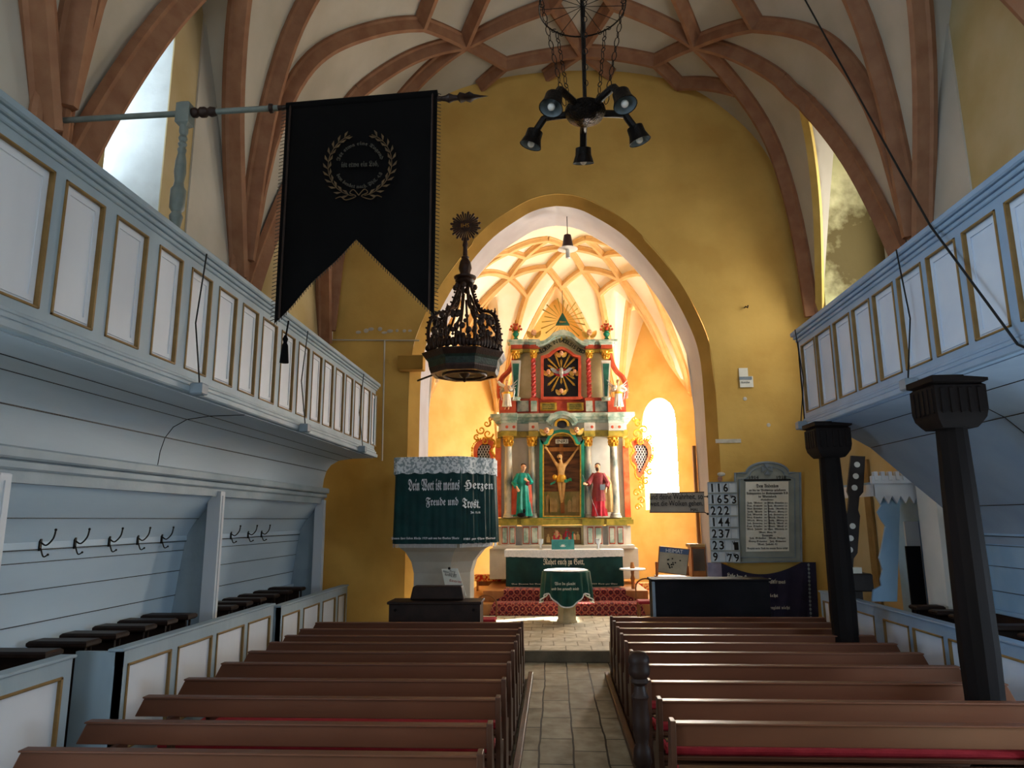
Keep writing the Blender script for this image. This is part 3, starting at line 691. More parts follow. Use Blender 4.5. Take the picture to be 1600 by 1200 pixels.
# ================= PEWS =================
YLs=[12.07,11.35,10.72,10.13,9.45,8.7,7.85,7.08,6.22,5.47]; YRs=[12.72,12.12,11.47,10.84,10.18,9.5,8.7,7.85,7.08,6.35]
def pew(side,y,label,cushion=False,xi=None,xo=None,first=None):
    xi=xi if xi is not None else .72; xo=xo or (4.2 if side<0 else 4.32)
    X=lambda a: side*a
    t=thing('church_pew',label,'pew',(side*2.4,y,.1),'brown church pews in the nave')
    def bx(mb,a,b,*r): mb.box(min(X(a),X(b)),max(X(a),X(b)),*r)
    # back rail, slanted outer end
    r=MB(); z0,z1=.85,1.03
    pts=[(X(xi+.03),z0),(X(xi+.03),z1),(X(xo),z1),(X(xo+.10),z0)]
    def pos(u,v,d): return (u,y+d+(v-z0)*-.16,v)
    r.prism([(a,b) for a,b in pts],pos,0,.045); r.build('back_rail',M['pew'],t,bevel=.008)
    c=MB(); bx(c,xi+.03,xo,y-.06,y+.04,1.028,1.045,.005); c.build('top_ledge',M['pew'],t)
    l=MB(); bx(l,xi+.04,xo-.1,y+.03,y+.055,.15,.48); l.build('lower_board',M['pewe'],t)
    s=MB(); bx(s,xi+.04,xo-.05,y+.04,y+.37,.50,.54,.008); s.build('seat',M['pew'],t)
    pl=MB(); bx(pl,xi+.0,xo+.05,y-.17,y+.40,.0,.1); pl.build('plinth_board',M['pewe'],t)
    prof=[(-.08,1.065),(.05,1.065),(.06,.98),(.1,.88),(.12,.76),(.2,.62),(.38,.58),(.40,.5),(.35,.42),(.34,.1),(.0,.1),(-.02,.6),(-.05,.75)]
    for a in (xi,xo-.3):
        e=MB(); e.py([(y+u,v if a==xi else min(v,.86)) for u,v in prof],min(X(a),X(a+.045)),max(X(a),X(a+.045))); e.build('end_panel',M['pewe'],t,bevel=.006)
    if cushion:
        k=MB(); bx(k,xi+.07,xo-.12,y+.06,y+.37,.54,.60,.02); k.build('red_cushion',M['redcloth'],t)
    b=MB(); bx(b,xi+.05,xo-.1,y-.17,y-.08,.72,.735); b.build('book_shelf',M['pewe'],t)
    return t
ordn=['nearest the altar','second from the altar','third from the altar','fourth from the altar','fifth from the altar','fifth from the camera','fourth from the camera','third from the camera','second from the camera','nearest the camera']
for i,y in enumerate(YLs): pew(-1,y,'brown wooden pew left of the aisle, '+ordn[i],cushion=i in (6,7,8,9),xi=.74)
for i,y in enumerate(YRs): pew(1,y,'brown wooden pew right of the aisle, '+ordn[i],cushion=True,xi=.72)
for s in (-1,1):
    o=MB().box(min(s*.62,s*.70),max(s*.62,s*.70),4.3,13.0,0,.1,.01).build('floor_kerb',M['pewe']); tag(o,'brown wooden kerb along the %s pews, beside the aisle'%('left' if s<0 else 'right'),'kerb','aisle kerbs')
# newel post
t=thing('newel_post','dark turned wooden newel post with ball top in front of the right pews','post',(.55,6.9,0))
mb=MB().lathe([(.09,0.000),(.09,0.484),(.06,0.516),(.085,0.559),(.075,0.666),(.055,0.710),(.07,0.774),(.078,0.924),(.065,1.075),(.08,1.107),(.06,1.139),(.05,1.204),(.085,1.236),(.07,1.268)],(.55,6.9,0),20); mb.build('shaft',M['darkwood'],t,True)
MB().lathe([(.06,1.258),(.095,1.301),(.1,1.344),(.09,1.387),(.098,1.408),(.095,1.451),(.06,1.494),(.01,1.505)],(.55,6.9,0),20).build('ball_finial',M['darkwood'],t,True)
# ================= CHOIR STALLS =================
def stall_parapet(label,side,X,segs,zt,posts):
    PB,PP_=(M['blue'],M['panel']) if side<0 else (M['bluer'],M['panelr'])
    t=thing('wooden_parapet',label,'parapet',(side*X,(segs[0][0]+segs[-1][1])/2,0),'panelled stall fronts')
    def bx(mb,a,b,*r): mb.box(min(side*(X+a),side*(X+b)),max(side*(X+a),side*(X+b)),*r)
    f=MB(); y0,y1=segs[0][0]-.12,segs[-1][1]+.12
    bx(f,0,.07,y0,y1,0,.35); bx(f,0,.07,y0,y1,zt-.17,zt-.03)
    prev=y0
    for a,b in segs: bx(f,0,.065,prev,a,.35,zt-.17); prev=b
    bx(f,0,.065,prev,y1,.35,zt-.17); bx(f,0,.5,y0,y0+.05,0,zt-.03)
    f.build('frame',PB,t)
    c=MB(); bx(c,-.025,.14,y0-.02,y1+.02,zt-.03,zt,.008); c.build('top_ledge',PB,t)
    for a,b in segs:
        p=MB(); bx(p,.02,.05,a,b,.35,zt-.17); po=p.build('panel',PP_,t)
        g=MB(); w=.03; z0,z1=.35,zt-.17
        bx(g,-.012,.03,a,b,z1-w,z1,.008); bx(g,-.012,.03,a,b,z0,z0+w,.008); bx(g,-.012,.03,a,a+w,z0,z1,.008); bx(g,-.012,.03,b-w,b,z0,z1,.008)
        g.build('ochre_moulding',M['gilt'],po)
def sY(px,X,z): return solveY(px,X,z,2,20)
ls=[(198,267),(277,331),(338,381),(387,422)]
segs=[(sY(a,-4.75,1.15),sY(b,-4.75,1.15)) for a,b in ls]
stall_parapet('pale blue stall front with four ochre edged panels, beside the left pews',-1,4.75,segs,1.4,0)
ls=[(441,468),(474,499),(504,524),(528,540)]
segs=[(sY(a,-4.75,1.1),sY(b,-4.75,1.1)) for a,b in ls]
stall_parapet('pale blue stall front at the far end of the left pews, nearest the pulpit',-1,4.75,segs,1.33,0)
stall_parapet('pale blue stall front with one large panel, nearest the camera on the left',-1,4.75,[(4.3,5.2),(5.3,6.62)],1.48,0)
rs=[(1286,1296),(1309,1366),(1380,1420),(1426,1474),(1482,1530),(1555,1640)]
segs=[(sY(b,4.85,1.15),sY(a,4.85,1.15)) for a,b in rs][::-1]
stall_parapet('pale blue stall front with ochre edged panels beside the right pews',1,4.85,segs,1.33,0)
def stall_back(label,side,Xp,Xw,y0,y1,dividers,zs):
    bm=M['stallback'] if side<0 else M['bluep']
    t=thing('wall_panelling',label,'panelling',(side*Xw,(y0+y1)/2,0),'boarded stall backs')
    def P(x): return side*x
    prof=[(Xp,zs[0]),(Xp+(Xw-Xp)*.3,zs[0]-.25),(Xp+(Xw-Xp)*.6,zs[0]-.48),(Xp+(Xw-Xp)*.78,zs[0]-.68),(Xw,1.32),(Xw+.03,.05)]
    sp=[(p.x,p.y) for p in smooth_pts([(a,b,0) for a,b in prof[:4]],5)]+prof[4:]
    b=MB(); k=len(sp)
    b.sheet(lambda u,v:(P(sp[int(round(u*(k-1)))][0]),y0+(y1-y0)*v,sp[int(round(u*(k-1)))][1]),k-1,1,.03,(side,0,0))
    b.build('curved_boards',bm,t,True)
    s=MB()
    for z in (1.62,1.98,2.28,2.75):
        xx=interp([q_[1] for q_ in sp[::-1]],[q_[0] for q_ in sp[::-1]],z); s.box(P(xx)-.012,P(xx)+.012,y0,y1,z-.004,z+.004)
    s.build('board_seam',M['iron'],t)
    r=MB(); xx=interp([q_[1] for q_ in sp[::-1]],[q_[0] for q_ in sp[::-1]],2.46); r.box(min(P(xx-.02),P(xx)),max(P(xx-.02),P(xx)),y0,y1,2.42,2.50,.006); r.build('hook_batten',bm,t); MB().box(P(xx-.016)-.006,P(xx-.016)+.006,y0,y1,2.41,2.42).build('batten_shade_line',M['iron'],t)  # dark strip stands in for the shade line under the batten
    MB().box(min(P(Xw-.04),P(Xw)),max(P(Xw-.04),P(Xw)),y0,y1,.05,1.3).build('dark_lower_board',M['darkwood'],t); MB().box(min(P(Xw-.07),P(Xw)),max(P(Xw-.07),P(Xw)),y0,y1,1.3,1.36,.01).build('dado_ledge',bm,t)
    for y in dividers:
        d=MB(); poly=[(P(a+.02 if False else a),b_) for a,b_ in sp]+[(P(Xp),.05)]
        d.prism(poly,lambda u,v,dd:(u,y+dd,v),0,.04); d.build('side_board',M['blued'],t)
        p=MB(); p.box(min(P(Xp-.1),P(Xp+.1)),max(P(Xp-.1),P(Xp+.1)),y-.12,y+.02,0,zs[0]+.02,.01); p.box(min(P(Xp-.115),P(Xp-.1)),max(P(Xp-.115),P(Xp-.1)),y-.07,y-.03,.2,zs[0]-.05); p.build('post',M['panel'],t)
    return t,sp
tL,spL=stall_back('curved pale blue board wall behind the left stalls, with a row of iron hooks',-1,5.38,5.98,6.3,15.7,[6.35,10.72,15.62],(3.14,))
tR,spR=stall_back('pale blue board wall behind the right stalls, under the gallery',1,6.22,6.3,7.6,11.55,[11.5],(2.7,))
def hooks(label,side,sp,ys,z,name='coat_hook'):
    X=interp([q_[1] for q_ in sp[::-1]],[q_[0] for q_ in sp[::-1]],z)-.02
    for i,y in enumerate(ys):
        p=lambda d,dy,dz:(side*(X-d),y+dy,z+dz)
        m=MB(); m.box(min(side*X,side*(X-.02)),max(side*X,side*(X-.02)),y-.015,y+.015,z-.06,z+.07,.004)
        m.tube(smooth_pts([p(.02,0,.03),p(.08,0,.0),p(.15,0,.07),p(.17,0,.16)],4),.009,6); m.ball(p(.17,0,.165),.016,6)
        m.tube(smooth_pts([p(.02,0,-.03),p(.06,0,-.12),p(.11,0,-.1)],4),.008,6); m.ball(p(.11,0,-.1),.014,6)
        o=m.build(name,M['iron']); tag(o,label%ords[i],'hook','iron coat hooks on the stall boards')
ords=['first','second','third','fourth','fifth','sixth','seventh','eighth']
hooks('black iron coat hook on the left stall boards, %s counted from the camera',-1,spL,[7.57,8.14,8.79,9.41,10.0],2.46)
hooks('black iron coat hook on the left stall boards beyond the post, %s from the camera',-1,spL,[12.2,12.9,13.5],2.46)
hooks('black iron coat hook on the right stall boards, %s from the camera',1,spR,[7.9,8.5,9.3],2.46)
def seatrow(side,X,ys,z,lab,group,Wd=.65):
    for i,y in enumerate(ys):
        t=thing('folding_stall',lab%('nearest the camera' if i==0 else ordx[i]+' from the camera'),'seat',(side*X,y,0),group)
        def P(a,b): return min(side*a,side*b),max(side*a,side*b)
        m=MB(); a,b=P(X-.02,X+Wd); m.box(a,b,y-.16,y+.1,z-.07,z,.02); m.build('arm_slab',M['darkwood'],t)
        m=MB(); a,b=P(X+.08,X+Wd-.03); m.box(a,b,y-.03,y+.01,0,z-.07); m.build('side_board',M['darkwood'],t)
        m=MB(); m.lathe([(.016,z-.28),(.016,z-.07)],(side*(X+.04),y,0),8); m.build('turned_rod',M['darkwood'],t)
        m=MB(); a,b=P(X+.15,X+Wd-.05); m.box(a,b,y+.01,y+.30,.5,.54); m.build('seat_board',M['darkwood'],t)
ordx=['nearest','second','third','fourth','fifth','sixth','seventh','eighth','ninth','tenth','eleventh','twelfth']
seatrow(-1,5.2,[7.12,7.73,8.25,8.83,9.33,9.85],1.46,'dark brown stall seat arm before the left board wall, %s','dark stall seats on the left')
seatrow(-1,5.2,[11.15,11.7,12.25,12.85,13.5,14.2],1.42,'dark brown stall seat arm beyond the left post, %s','far stall seats on the left')
seatrow(1,5.45,[7.8,8.5,9.3,10.1],1.3,'dark brown stall seat behind the right stall front, %s','dark stall seats on the right')
seatrow(1,5.43,[10.8,11.35,11.95],1.33,'dark brown stall seat before the white pier on the right, %s','far stall seats on the right',.42)
# pegs along the back of the left gallery
t=thing('peg_rail','row of iron pegs sticking up behind the left gallery rail','peg rail',(-4.7,9,5.9))
MB().box(-4.72,-4.66,6.2,13.5,5.84,5.9).build('rail',M['greypost'],t)
for i in range(14):
    y=6.5+i*.5; MB().tube([(-4.66,y,5.88),(-4.45,y+.02,5.97)],.012,6).build('peg',M['iron'],t)
# ================= BANNER =================
BY=7.2
t=thing('banner_pole','grey turned banner pole lying on a baluster of the left gallery','banner pole',(-4.4,BY,7.4))
a=at(100,188,Y=BY); b=at(745,151,Y=BY); d=(b-a)
def along(px): return a+d*((px-100)/645)
MB().tube([along(100),along(440)],.035,10).build('grey_pole',M['greypost'],t,True)
MB().tube([along(440),along(690)],.03,10).build('dark_pole',M['darkwood'],t,True)
ax=d.normalized()
MB().lathe([(.035,0),(.055,.02),(.06,.06),(.04,.09),(.062,.12),(.062,.17),(.042,.2),(.06,.24),(.05,.29),(.03,.31)],along(303),14,ax=ax).build('turned_knob',M['darkwood'],t,True)
MB().lathe([(.03,0),(.055,.015),(.05,.05),(.03,.06)],along(425),14,ax=ax).build('turned_knob',M['darkwood'],t,True)
m=MB(); m.lathe([(.025,0),(.035,.06),(.055,.1),(.035,.15),(.03,.2),(.03,.3)],along(690),10,ax=ax)
c=along(728); m.lathe([(.03,-.1),(.1,-.06),(.07,0),(.1,.05),(.05,.1),(.025,.17),(.002,.26)],c,6,ax=ax,sy=.45); m.build('spear_finial',M['darkwood'],t,True)
t=thing('baluster','grey turned baluster holding the banner pole on the left gallery rail','baluster',(-4.3,BY-.15,5.8))
bp=at(290,172,Y=BY)
MB().lathe([(.05,5.8),(.045,5.9),(.06,6.0),(.075,6.08),(.05,6.13),(.082,6.18),(.085,6.4),(.06,6.44),(.05,6.5),(.065,6.62),(.06,6.75),(.04,6.85),(.05,6.9),(.035,6.93),(.05,6.97),(.035,7.0),(.05,7.04),(.035,7.08),(.05,7.12),(.05,7.2)],(bp.x,BY,0),18).build('shaft',M['greypost'],t,True)
MB().box(bp.x-.08,bp.x+.08,BY-.07,BY+.07,7.18,7.5,.04).build('cradle_block',M['greypost'],t)
t=thing('hanging_banner','black swallow-tailed velvet banner with gold wreath hanging from the pole','banner',(-2.3,BY,6.5))
tl=at(449,168,Y=BY); tr=at(684,148,Y=BY); bl=at(449,505,Y=BY); br_=at(684,493,Y=BY); mid=at(567,376,Y=BY)
def ban(u,v):
    x=tl.x+(tr.x-tl.x)*u; zt=tl.z+(tr.z-tl.z)*u
    zb=bl.z+(mid.z-bl.z)*(u/.5) if u<.5 else mid.z+(br_.z-mid.z)*((u-.5)/.5)
    z=zt+(zb-zt)*v; return (x,BY-.03+.03*math.sin(u*21)*v*.6+.02*math.sin(u*9+2)*v,z)
MB().sheet(ban,40,16,.012,(0,1,0)).build('velvet_cloth',M['black'],t,True)
for u in (.03,.97): MB().tube([tuple(Vector(ban(u,v/12))+Vector((0,-.012,0))) for v in range(13)],.012,5).build('woven_border',M['darkwood'],t)
MB().tube([Vector(ban(u/10,0))+Vector((0,.03,.0)) for u in range(11)],.055,10).build('top_sleeve',M['black'],t,True)
fg=MB()
for side in (0,1):
    for k in range(60):
        p=Vector(ban(side,k/60)); s=-1 if side==0 else 1; fg.tube([p,p+Vector((s*.045,-.005,-.02))],.005,3)
for k in range(70):
    u=k/70; p=Vector(ban(u,1)); fg.tube([p,p+Vector((0,-.003,-.04))],.005,3)
fg.build('fringe',M['faint'],t)
cx,cz=at(565,262,Y=BY).x,at(565,262,Y=BY).z; S=.00655*1.03
w=MB(); yb=BY-.075
for s in (-1,1):
    arc=[]
    for k in range(24):
        a=math.radians(-80+150*k/23); arc.append((cx+s*.36*math.cos(a),yb,cz+.38*math.sin(a)))
    w.tube(arc,.0045,5)
    for k in range(1,22,2):
        p=Vector(arc[k]); tg=(Vector(arc[k])-Vector(arc[k-1])).normalized()
        for sd in (-1,1):
            out=Vector((tg.z,0,-tg.x))*sd; q2=p+tg*.055+out*.035; e=p+tg*.1+out*.045
            w.add([p+tg*.01,p+tg*.05+out*.045,e,p+tg*.06+out*.02],[(0,1,2,3)])
for s in (-1,1):
    w.tube(smooth_pts([(cx,yb,cz-.37),(cx+s*.06,yb,cz-.3),(cx+s*.1,yb,cz-.34),(cx+s*.03,yb,cz-.38),(cx+s*.14,yb,cz-.42),(cx+s*.2,yb,cz-.38),(cx+s*.26,yb,cz-.4)],4),.006,5)
w.build('embroidered_wreath',M['wreath'],t)
T=(cx,yb,cz)
text(fr('Ist etwa eine Tugend'),T,.68,.055,M['faint'],t,arc=(.25,math.pi/2,1))
text(fr('ist etwa ein Lob,'),T,.42,.075,M['faint'],t)
text(fr('dem denket nach. Phil.')+' 4.8',T,.62,.055,M['faint'],t,arc=(.27,-math.pi/2,-1))
MB().tube([(bl.x+.02,BY-.02,bl.z+.02),(bl.x,BY-.03,4.62)],.009,6).build('tassel_cord',M['black'],t)
MB().lathe([(.012,4.66),(.028,4.62),(.018,4.58),(.03,4.55),(.045,4.36),(.035,4.36)],(bl.x,BY-.03,0),12,fl=12,fa=.08).build('tassel',M['black'],t,True)
# spot lights and cables on the parapets
def spot(side,px,ytop,ybox,label):
    X=LX if side<0 else RX; zc=4.15; y=solveY(px,X,zc)
    t=thing('floodlight',label,'floodlight',(X-side*.1,y,zc),'small floodlights clipped to the galleries')
    xx=X-side*.14
    MB().box(xx-.07,xx+.07,y-.07,y+.07,zc-.07,zc+.06,.015).build('lamp_body',M['navywood'],t)
    MB().box(min(xx,X),max(xx,X),y-.02,y+.02,zc-.02,zc+.02).build('bracket',M['iron'],t)
    MB().tube([(xx,y,zc+.05),(X-side*.05,y-.02,4.9),(X-side*.12,y-.03,5.72)],.009,5).build('cable',M['wire'],t)
spot(-1,292,0,0,'small dark floodlight under the left gallery parapet, nearest the camera')
spot(-1,463,0,0,'small dark floodlight in the middle of the left gallery parapet')
spot(-1,556,0,0,'small dark floodlight near the far end of the left gallery')
spot(1,1440,0,0,'small dark floodlight under the right gallery, beside the nearer column')
spot(1,1266,0,0,'small dark floodlight at the far end of the right gallery')
p0=at(1258,0,Y=9.5); p00=p0+(p0-at(1453,352,X=RX-.12))*.28; p1=at(1453,352,X=RX-.12); p2=at(1590,538,X=RX-.12); p3=at(1640,560,X=RX-.1)
o=MB().tube([p00,p0,p1,p2,p3],.012,6).build('slack_cable',M['wire']); tag(o,'black cable slanting down from the vault across the right gallery','cable')
# ================= FIGURES =================
def skin_mesh(J,Ed,root,sub=1,vox=None):
    """one continuous body grown on joints J: name->(pos,r)"""
    names=list(J); me=bpy.data.meshes.new('b'); me.from_pydata([J[k][0] for k in names],[(names.index(a),names.index(b)) for a,b in Ed],[]); me.validate()
    o=bpy.data.objects.new('b',me); COL.objects.link(o)
    bm=bmesh.new(); bm.from_mesh(me); sk=bm.verts.layers.skin.verify(); bm.verts.ensure_lookup_table()
    for i,k in enumerate(names):
        r=J[k][1]; r=r if isinstance(r,tuple) else (r,r); bm.verts[i][sk].radius=r; bm.verts[i][sk].use_root=(k==root)
    bm.to_mesh(me); bm.free()
    m=o.modifiers.new('s','SKIN'); m.use_smooth_shade=True
    s=o.modifiers.new('u','SUBSURF'); s.levels=sub; s.render_levels=sub
    bpy.context.view_layer.update()
    dg=bpy.context.evaluated_depsgraph_get(); r=bpy.data.meshes.new_from_object(o.evaluated_get(dg),depsgraph=dg)
    mb=MB(); mb.add([tuple(v.co) for v in r.vertices],[tuple(p.vertices) for p in r.polygons])
    bpy.data.objects.remove(o); bpy.data.meshes.remove(r); bpy.data.meshes.remove(me)
    return mb
def body_joints(P,h,arms,legs=None,head_tilt=(0,0)):
    """P: local (x right, y back, z up) in body heights -> world. arms: dict L/R -> (elbow,wrist,hand dir)"""
    hx,hy=head_tilt; J={}; 
    def j(k,p,r): J[k]=(tuple(P(*p)),(r*h if not isinstance(r,tuple) else (r[0]*h,r[1]*h)))
    j('pel',(0,0,.53),.072); j('wai',(0,0,.62),.062); j('che',(0,0,.72),.078); j('nb',(0,0,.81),.04); j('nk',(hx*.3,hy*.3-.005,.85),.028)
    j('h1',(hx*.6,hy*.6-.018,.885),.038); j('h2',(hx*.9,hy*.9-.016,.935),.055); j('h3',(hx,hy-.008,.985),.042)
    E=[('pel','wai'),('wai','che'),('che','nb'),('nb','nk'),('nk','h1'),('h1','h2'),('h2','h3')]
    for s,k in ((-1,'L'),(1,'R')):
        el,wr,hd=[Vector(q_) for q_ in arms[k]]
        j(k+'sh',(s*.095,0,.785),.034); j(k+'el',el,.025); j(k+'wr',wr,.016)
        d=hd.normalized(); j(k+'pa',wr+d*.04,.02); E+=[('che',k+'sh'),(k+'sh',k+'el'),(k+'el',k+'wr'),(k+'wr',k+'pa')]
        side=d.cross(Vector((0,1,0))); side=side.normalized() if side.length>.1 else Vector((1,0,0))
        for n,(o_,l) in enumerate(((-.015,.045),(-.005,.052),(.005,.05),(.015,.04))):
            j(k+'f%d'%n,wr+d*(.045+l)+side*o_*1.5+Vector((0,-.012,0)),.0055); E.append((k+'pa',k+'f%d'%n))
        j(k+'th',wr+d*.055-side*.032,.0065); E.append((k+'pa',k+'th'))
        lg=(legs or {}).get(k) or ((s*.05,-.005,.28),(s*.055,.01,.05),(s*.06,-.07,.02))
        j(k+'hi',(s*.048,0,.49),.052); j(k+'kn',lg[0],.034); j(k+'an',lg[1],.022); j(k+'to',lg[2],.018)
        E+=[('pel',k+'hi'),(k+'hi',k+'kn'),(k+'kn',k+'an'),(k+'an',k+'to')]
    return J,E
def face(mb,P,h,hx=0,hy=0):
    """nose, brows, ears on the front of the head"""
    def w(x,y,z): return tuple(P(hx+x,hy+y,z))
    mb.add([w(0,-.058,.948),w(-.009,-.055,.922),w(.009,-.055,.922),w(0,-.078,.922),w(0,-.05,.915)],[(0,1,3),(0,3,2),(1,4,3),(3,4,2)])
    for s in (-1,1): mb.ball(w(s*.047,-.012,.93),.012*h,6,(.5,1,1.4))
def eyes(t,P,h,hx=0,hy=0,par=None):
    e=MB()
    for s in (-1,1): e.ball(P(hx+s*.018,hy-.056,.94),.006*h,6)
    e.add([tuple(P(hx+x,hy-.06,z)) for x,z in ((-.012,.905),(.012,.905),(.009,.901),(-.009,.901))],[(0,1,2,3)])
    return e
def robe(P,h,secs,folds=11,amp=.06,n=44,ph=0):
    """cloth: stacked ellipses (z,rx,ry,cx,cy) with folds that deepen to the hem"""
    mb=MB(); k=len(secs); vs=[]
    for i,(z,rx,ry,cx,cy) in enumerate(secs):
        t=1-i/(k-1)
        for a in range(n):
            an=2*math.pi*a/n; f=1+amp*t*math.sin(folds*an+ph+t*1.5)+amp*.4*t*math.sin(5*an)
            vs.append(tuple(P(cx+rx*f*math.cos(an),cy+ry*f*math.sin(an),z)))
    return mb.add(vs,[(i*n+a,i*n+(a+1)%n,(i+1)*n+(a+1)%n,(i+1)*n+a) for i in range(k-1) for a in range(n)]+[tuple(range(n)),tuple(range((k-1)*n,k*n))])
def mapper(o,h,yaw=0,lean=0):
    c,s=math.cos(yaw),math.sin(yaw)
    return lambda x,y,z: Vector((o[0]+(x*c-y*s)*h+lean*z*h,o[1]+(x*s+y*c)*h,o[2]+z*h))
# ================= ALTAR =================
st=thing('altar_steps','two wooden steps before the altar, under the red patterned rug','steps',(.1,20,.2))
b=at(765,962,Y=19.47); zs1=.50; zs2=.80
MB().box(-2.9,3.0,19.5,25.0,.2,zs1-.01,.01).build('lower_step',M['oak'],st)
MB().box(-2.2,2.3,20.05,25.0,zs1-.01,zs2-.02,.01).build('upper_step',M['oak'],st)
rg=MB()
prof=[(19.44,.205),(19.455,.35),(19.47,.49),(19.52,.515),(19.75,.512),(20.0,.515),(20.03,.65),(20.04,.79),(20.1,.81),(20.6,.805)]
xw=lambda v:(-1.98-.0*v,2.15) 
def rugf(u,v):
    i=v*(len(prof)-1); a=int(i); y,z=prof[a]
    x0=-1.98+(.35 if y>20.02 else .12*math.sin(v*4)); x1=2.15-(.45 if y>20.02 else .1*math.sin(v*5))
    return (x0+(x1-x0)*u,y-.012*math.sin(u*17+v*3),z+.006*math.sin(u*23+v*5))
o=MB().sheet(rugf,50,len(prof)-1,.012,(0,-.5,.6)).build('rug',M['rug']); tag(o,'red oriental patterned rug running over the altar steps','rug')
t=thing('altar_table','altar table draped in dark green velvet with a white lace top cloth','altar',(.05,21.3,.8))
MB().box(-1.5,1.6,20.85,21.75,.79,1.80,.01).build('table_block',M['awhite'],t)
def cl(u,v):
    x=-1.62+3.34*u; z=1.80-.99*v; return (x,20.79-.03*v*math.sin(u*38)-.015*math.sin(u*11+v),z+.02*math.cos(u*6.28)*v)
MB().sheet(cl,90,10,.012,(0,1,0)).build('green_velvet_cloth',M['green'],t,True)
for s,x in ((-1,-1.62),(1,1.72)): MB().sheet(lambda u,v:(x+.02*math.sin(u*20)*v,20.79+.98*u,1.80-.95*v),16,6,.012,(-s,0,0)).build('side_cloth',M['green'],t,True)
MB().sheet(lambda u,v:(-1.66+3.42*u,20.75 if v>.01 else 20.75,1.84-.2*v+.02*math.cos(u*6.3)*v-.012*abs(math.sin(u*60))*(v>.9)),60,4,.012,(0,1,0)).box(-1.66,1.76,20.76,21.78,1.815,1.84).build('lace_top_cloth',M['lace'],t)
text(fr('Nahet euch zu Gott,'),(.04,20.72,1.5),1.16,.22,M['cream'],t)
text(fr('so naht er sich zu euch!'),(.04,20.72,1.16),1.25,.16,M['cream'],t)
text(fr('Von Frauen der Gemeinde gestiftet am Altar zu Ostern')+' 1909 '+fr('Gott zur Ehre'),(.04,20.71,.90),3.0,.05,M['cream'],t,name='hem_lettering')
fg=MB(); [fg.tube([(-1.6+i*.05,20.76,.82),(-1.6+i*.05,20.75,.77)],.008,3) for i in range(67)]; fg.build('fringe',M['lace'],t)
t=thing('altar_book_stand','green covered book stand with a white emblem on the altar table','book stand',(0,21,1.84))
MB().py([(20.95,1.842),(21.2,1.842),(21.2,2.12),(21.12,2.12)],-.3,.36).build('cover',mat('teal_cloth','2a6f70','3a8584',6,.7),t)
e=MB()
for a in (-60,-30,0,30,60): e.add([(.03+.1*math.sin(math.radians(a))*k+.012*j,20.99+.35*.6*(.07+.1*math.cos(math.radians(a))*k)-.012,1.90+.1*math.cos(math.radians(a))*k) for k,j in ((.1,-1),(.7,-1.5),(1,0),(.7,1.5),(.1,1))],[(0,1,2,3,4)])
e.build('white_emblem',M['lace'],t)
for x,l in ((-.62,'left'),(1.06,'right')):
    o=MB().lathe([(.06,1.842),(.07,1.85),(.02,1.88),(.025,1.95),(.07,2.02),(.085,2.14),(.07,2.14),(.04,2.03)],(x,21.15,0),16).build('altar_vase',M['silverm'],None,True); tag(o,'small clear vase on the altar table, %s of the book stand'%l,'vase')
# ---------------- altarpiece ----------------
AY=22.2
T=thing('altarpiece','tall carved and painted baroque altarpiece with columns and gilded ornament','altarpiece',(.1,22.4,.8))
CX=879
def a_(px,py,Y): return at(px,py,Y=Y)
def bxp(mb,x0,x1,y0,y1,Y,dep=.3,b=.01):
    """block whose front face at distance Y covers measured px x0..x1, y0..y1"""
    p=a_((x0+x1)/2,y1,Y); q2=a_((x0+x1)/2,y0,Y); l=a_(x0,(y0+y1)/2,Y).x; r=a_(x1,(y0+y1)/2,Y).x
    return mb.box(l,r,Y,Y+dep,p.z,q2.z,b)
def sym(mb,x0,x1,*a,**k): bxp(mb,x0,x1,*a,**k); bxp(mb,2*CX-x1,2*CX-x0,*a,**k); return mb
def outl(pts,Y): return [(lambda p:(p.x,p.z))(a_(x,y,Y)) for x,y in pts]
def P_(mb,name,m,par=None,**k): return mb.build(name,M[m],par or T,**k)
m=MB(); bxp(m,765,998,857,905,22.0,1.2); bxp(m,770,992,852,858,21.95,1.1); P_(m,'plinth',"awhite")
m=MB(); bxp(m,778,986,822,855,22.25,.8)
for x0,x1 in ((783,806),(816,846),(912,942),(950,978)): bxp(m,x0,x1,820,857,22.02,.5)
P_(m,'predella','awhite')
for x0,x1 in ((785,792),(797,804),(818,826),(831,840),(919,926),(931,940),(953,960),(966,973)):
    fr_=MB(); bxp(fr_,x0-1,x1+1,823,850,22.0,.03); f_=P_(fr_,'panel_frame','ared'); g=MB(); bxp(g,x0,x1,824.5,848.5,21.985,.03); g.build('marbled_panel',M['marble'],f_)
m=MB(); bxp(m,845,913,821,854,22.2,.05); f_=P_(m,'picture_frame','marbley')
g=MB(); bxp(g,850,908,824,850,22.18,.04); pf=g.build('small_meal_painting',mat('dark_brown_painting','5c4426','7d6034',4,.6),f_)
T2=MB(); bxp(T2,862,897,838,846,22.165,.02); T2.build('painted_table',M['tan'],f_)
rr=random.Random(3); pm=['crimson','tan','teal','maroon','skin','olive']
for c_ in pm:
    m=MB()
    for k in range(3):
        x=rr.uniform(856,903); y=rr.uniform(831,842); p=a_(x,y,22.165); m.lathe([(.06,-.14),(.055,0),(.02,.05)],(p.x,p.y,p.z),8,sy=.25)
        if c_!='skin': m.ball((p.x,p.y,p.z+.08),.03,6,(1,.4,1))
    m.build('painted_figures',M[c_],f_)
m=MB(); bxp(m,772,990,812,820,22.0,.9); bxp(m,775,987,809,812,22.06,.8)
for x0,x1 in ((781,808),(814,848),(910,944),(948,980)): bxp(m,x0,x1,811,821,21.9,.4)
P_(m,'predella_ledge','olive')
m=MB(); bxp(m,783,975,660,812,22.6,.3); P_(m,'back_wall','awhite')
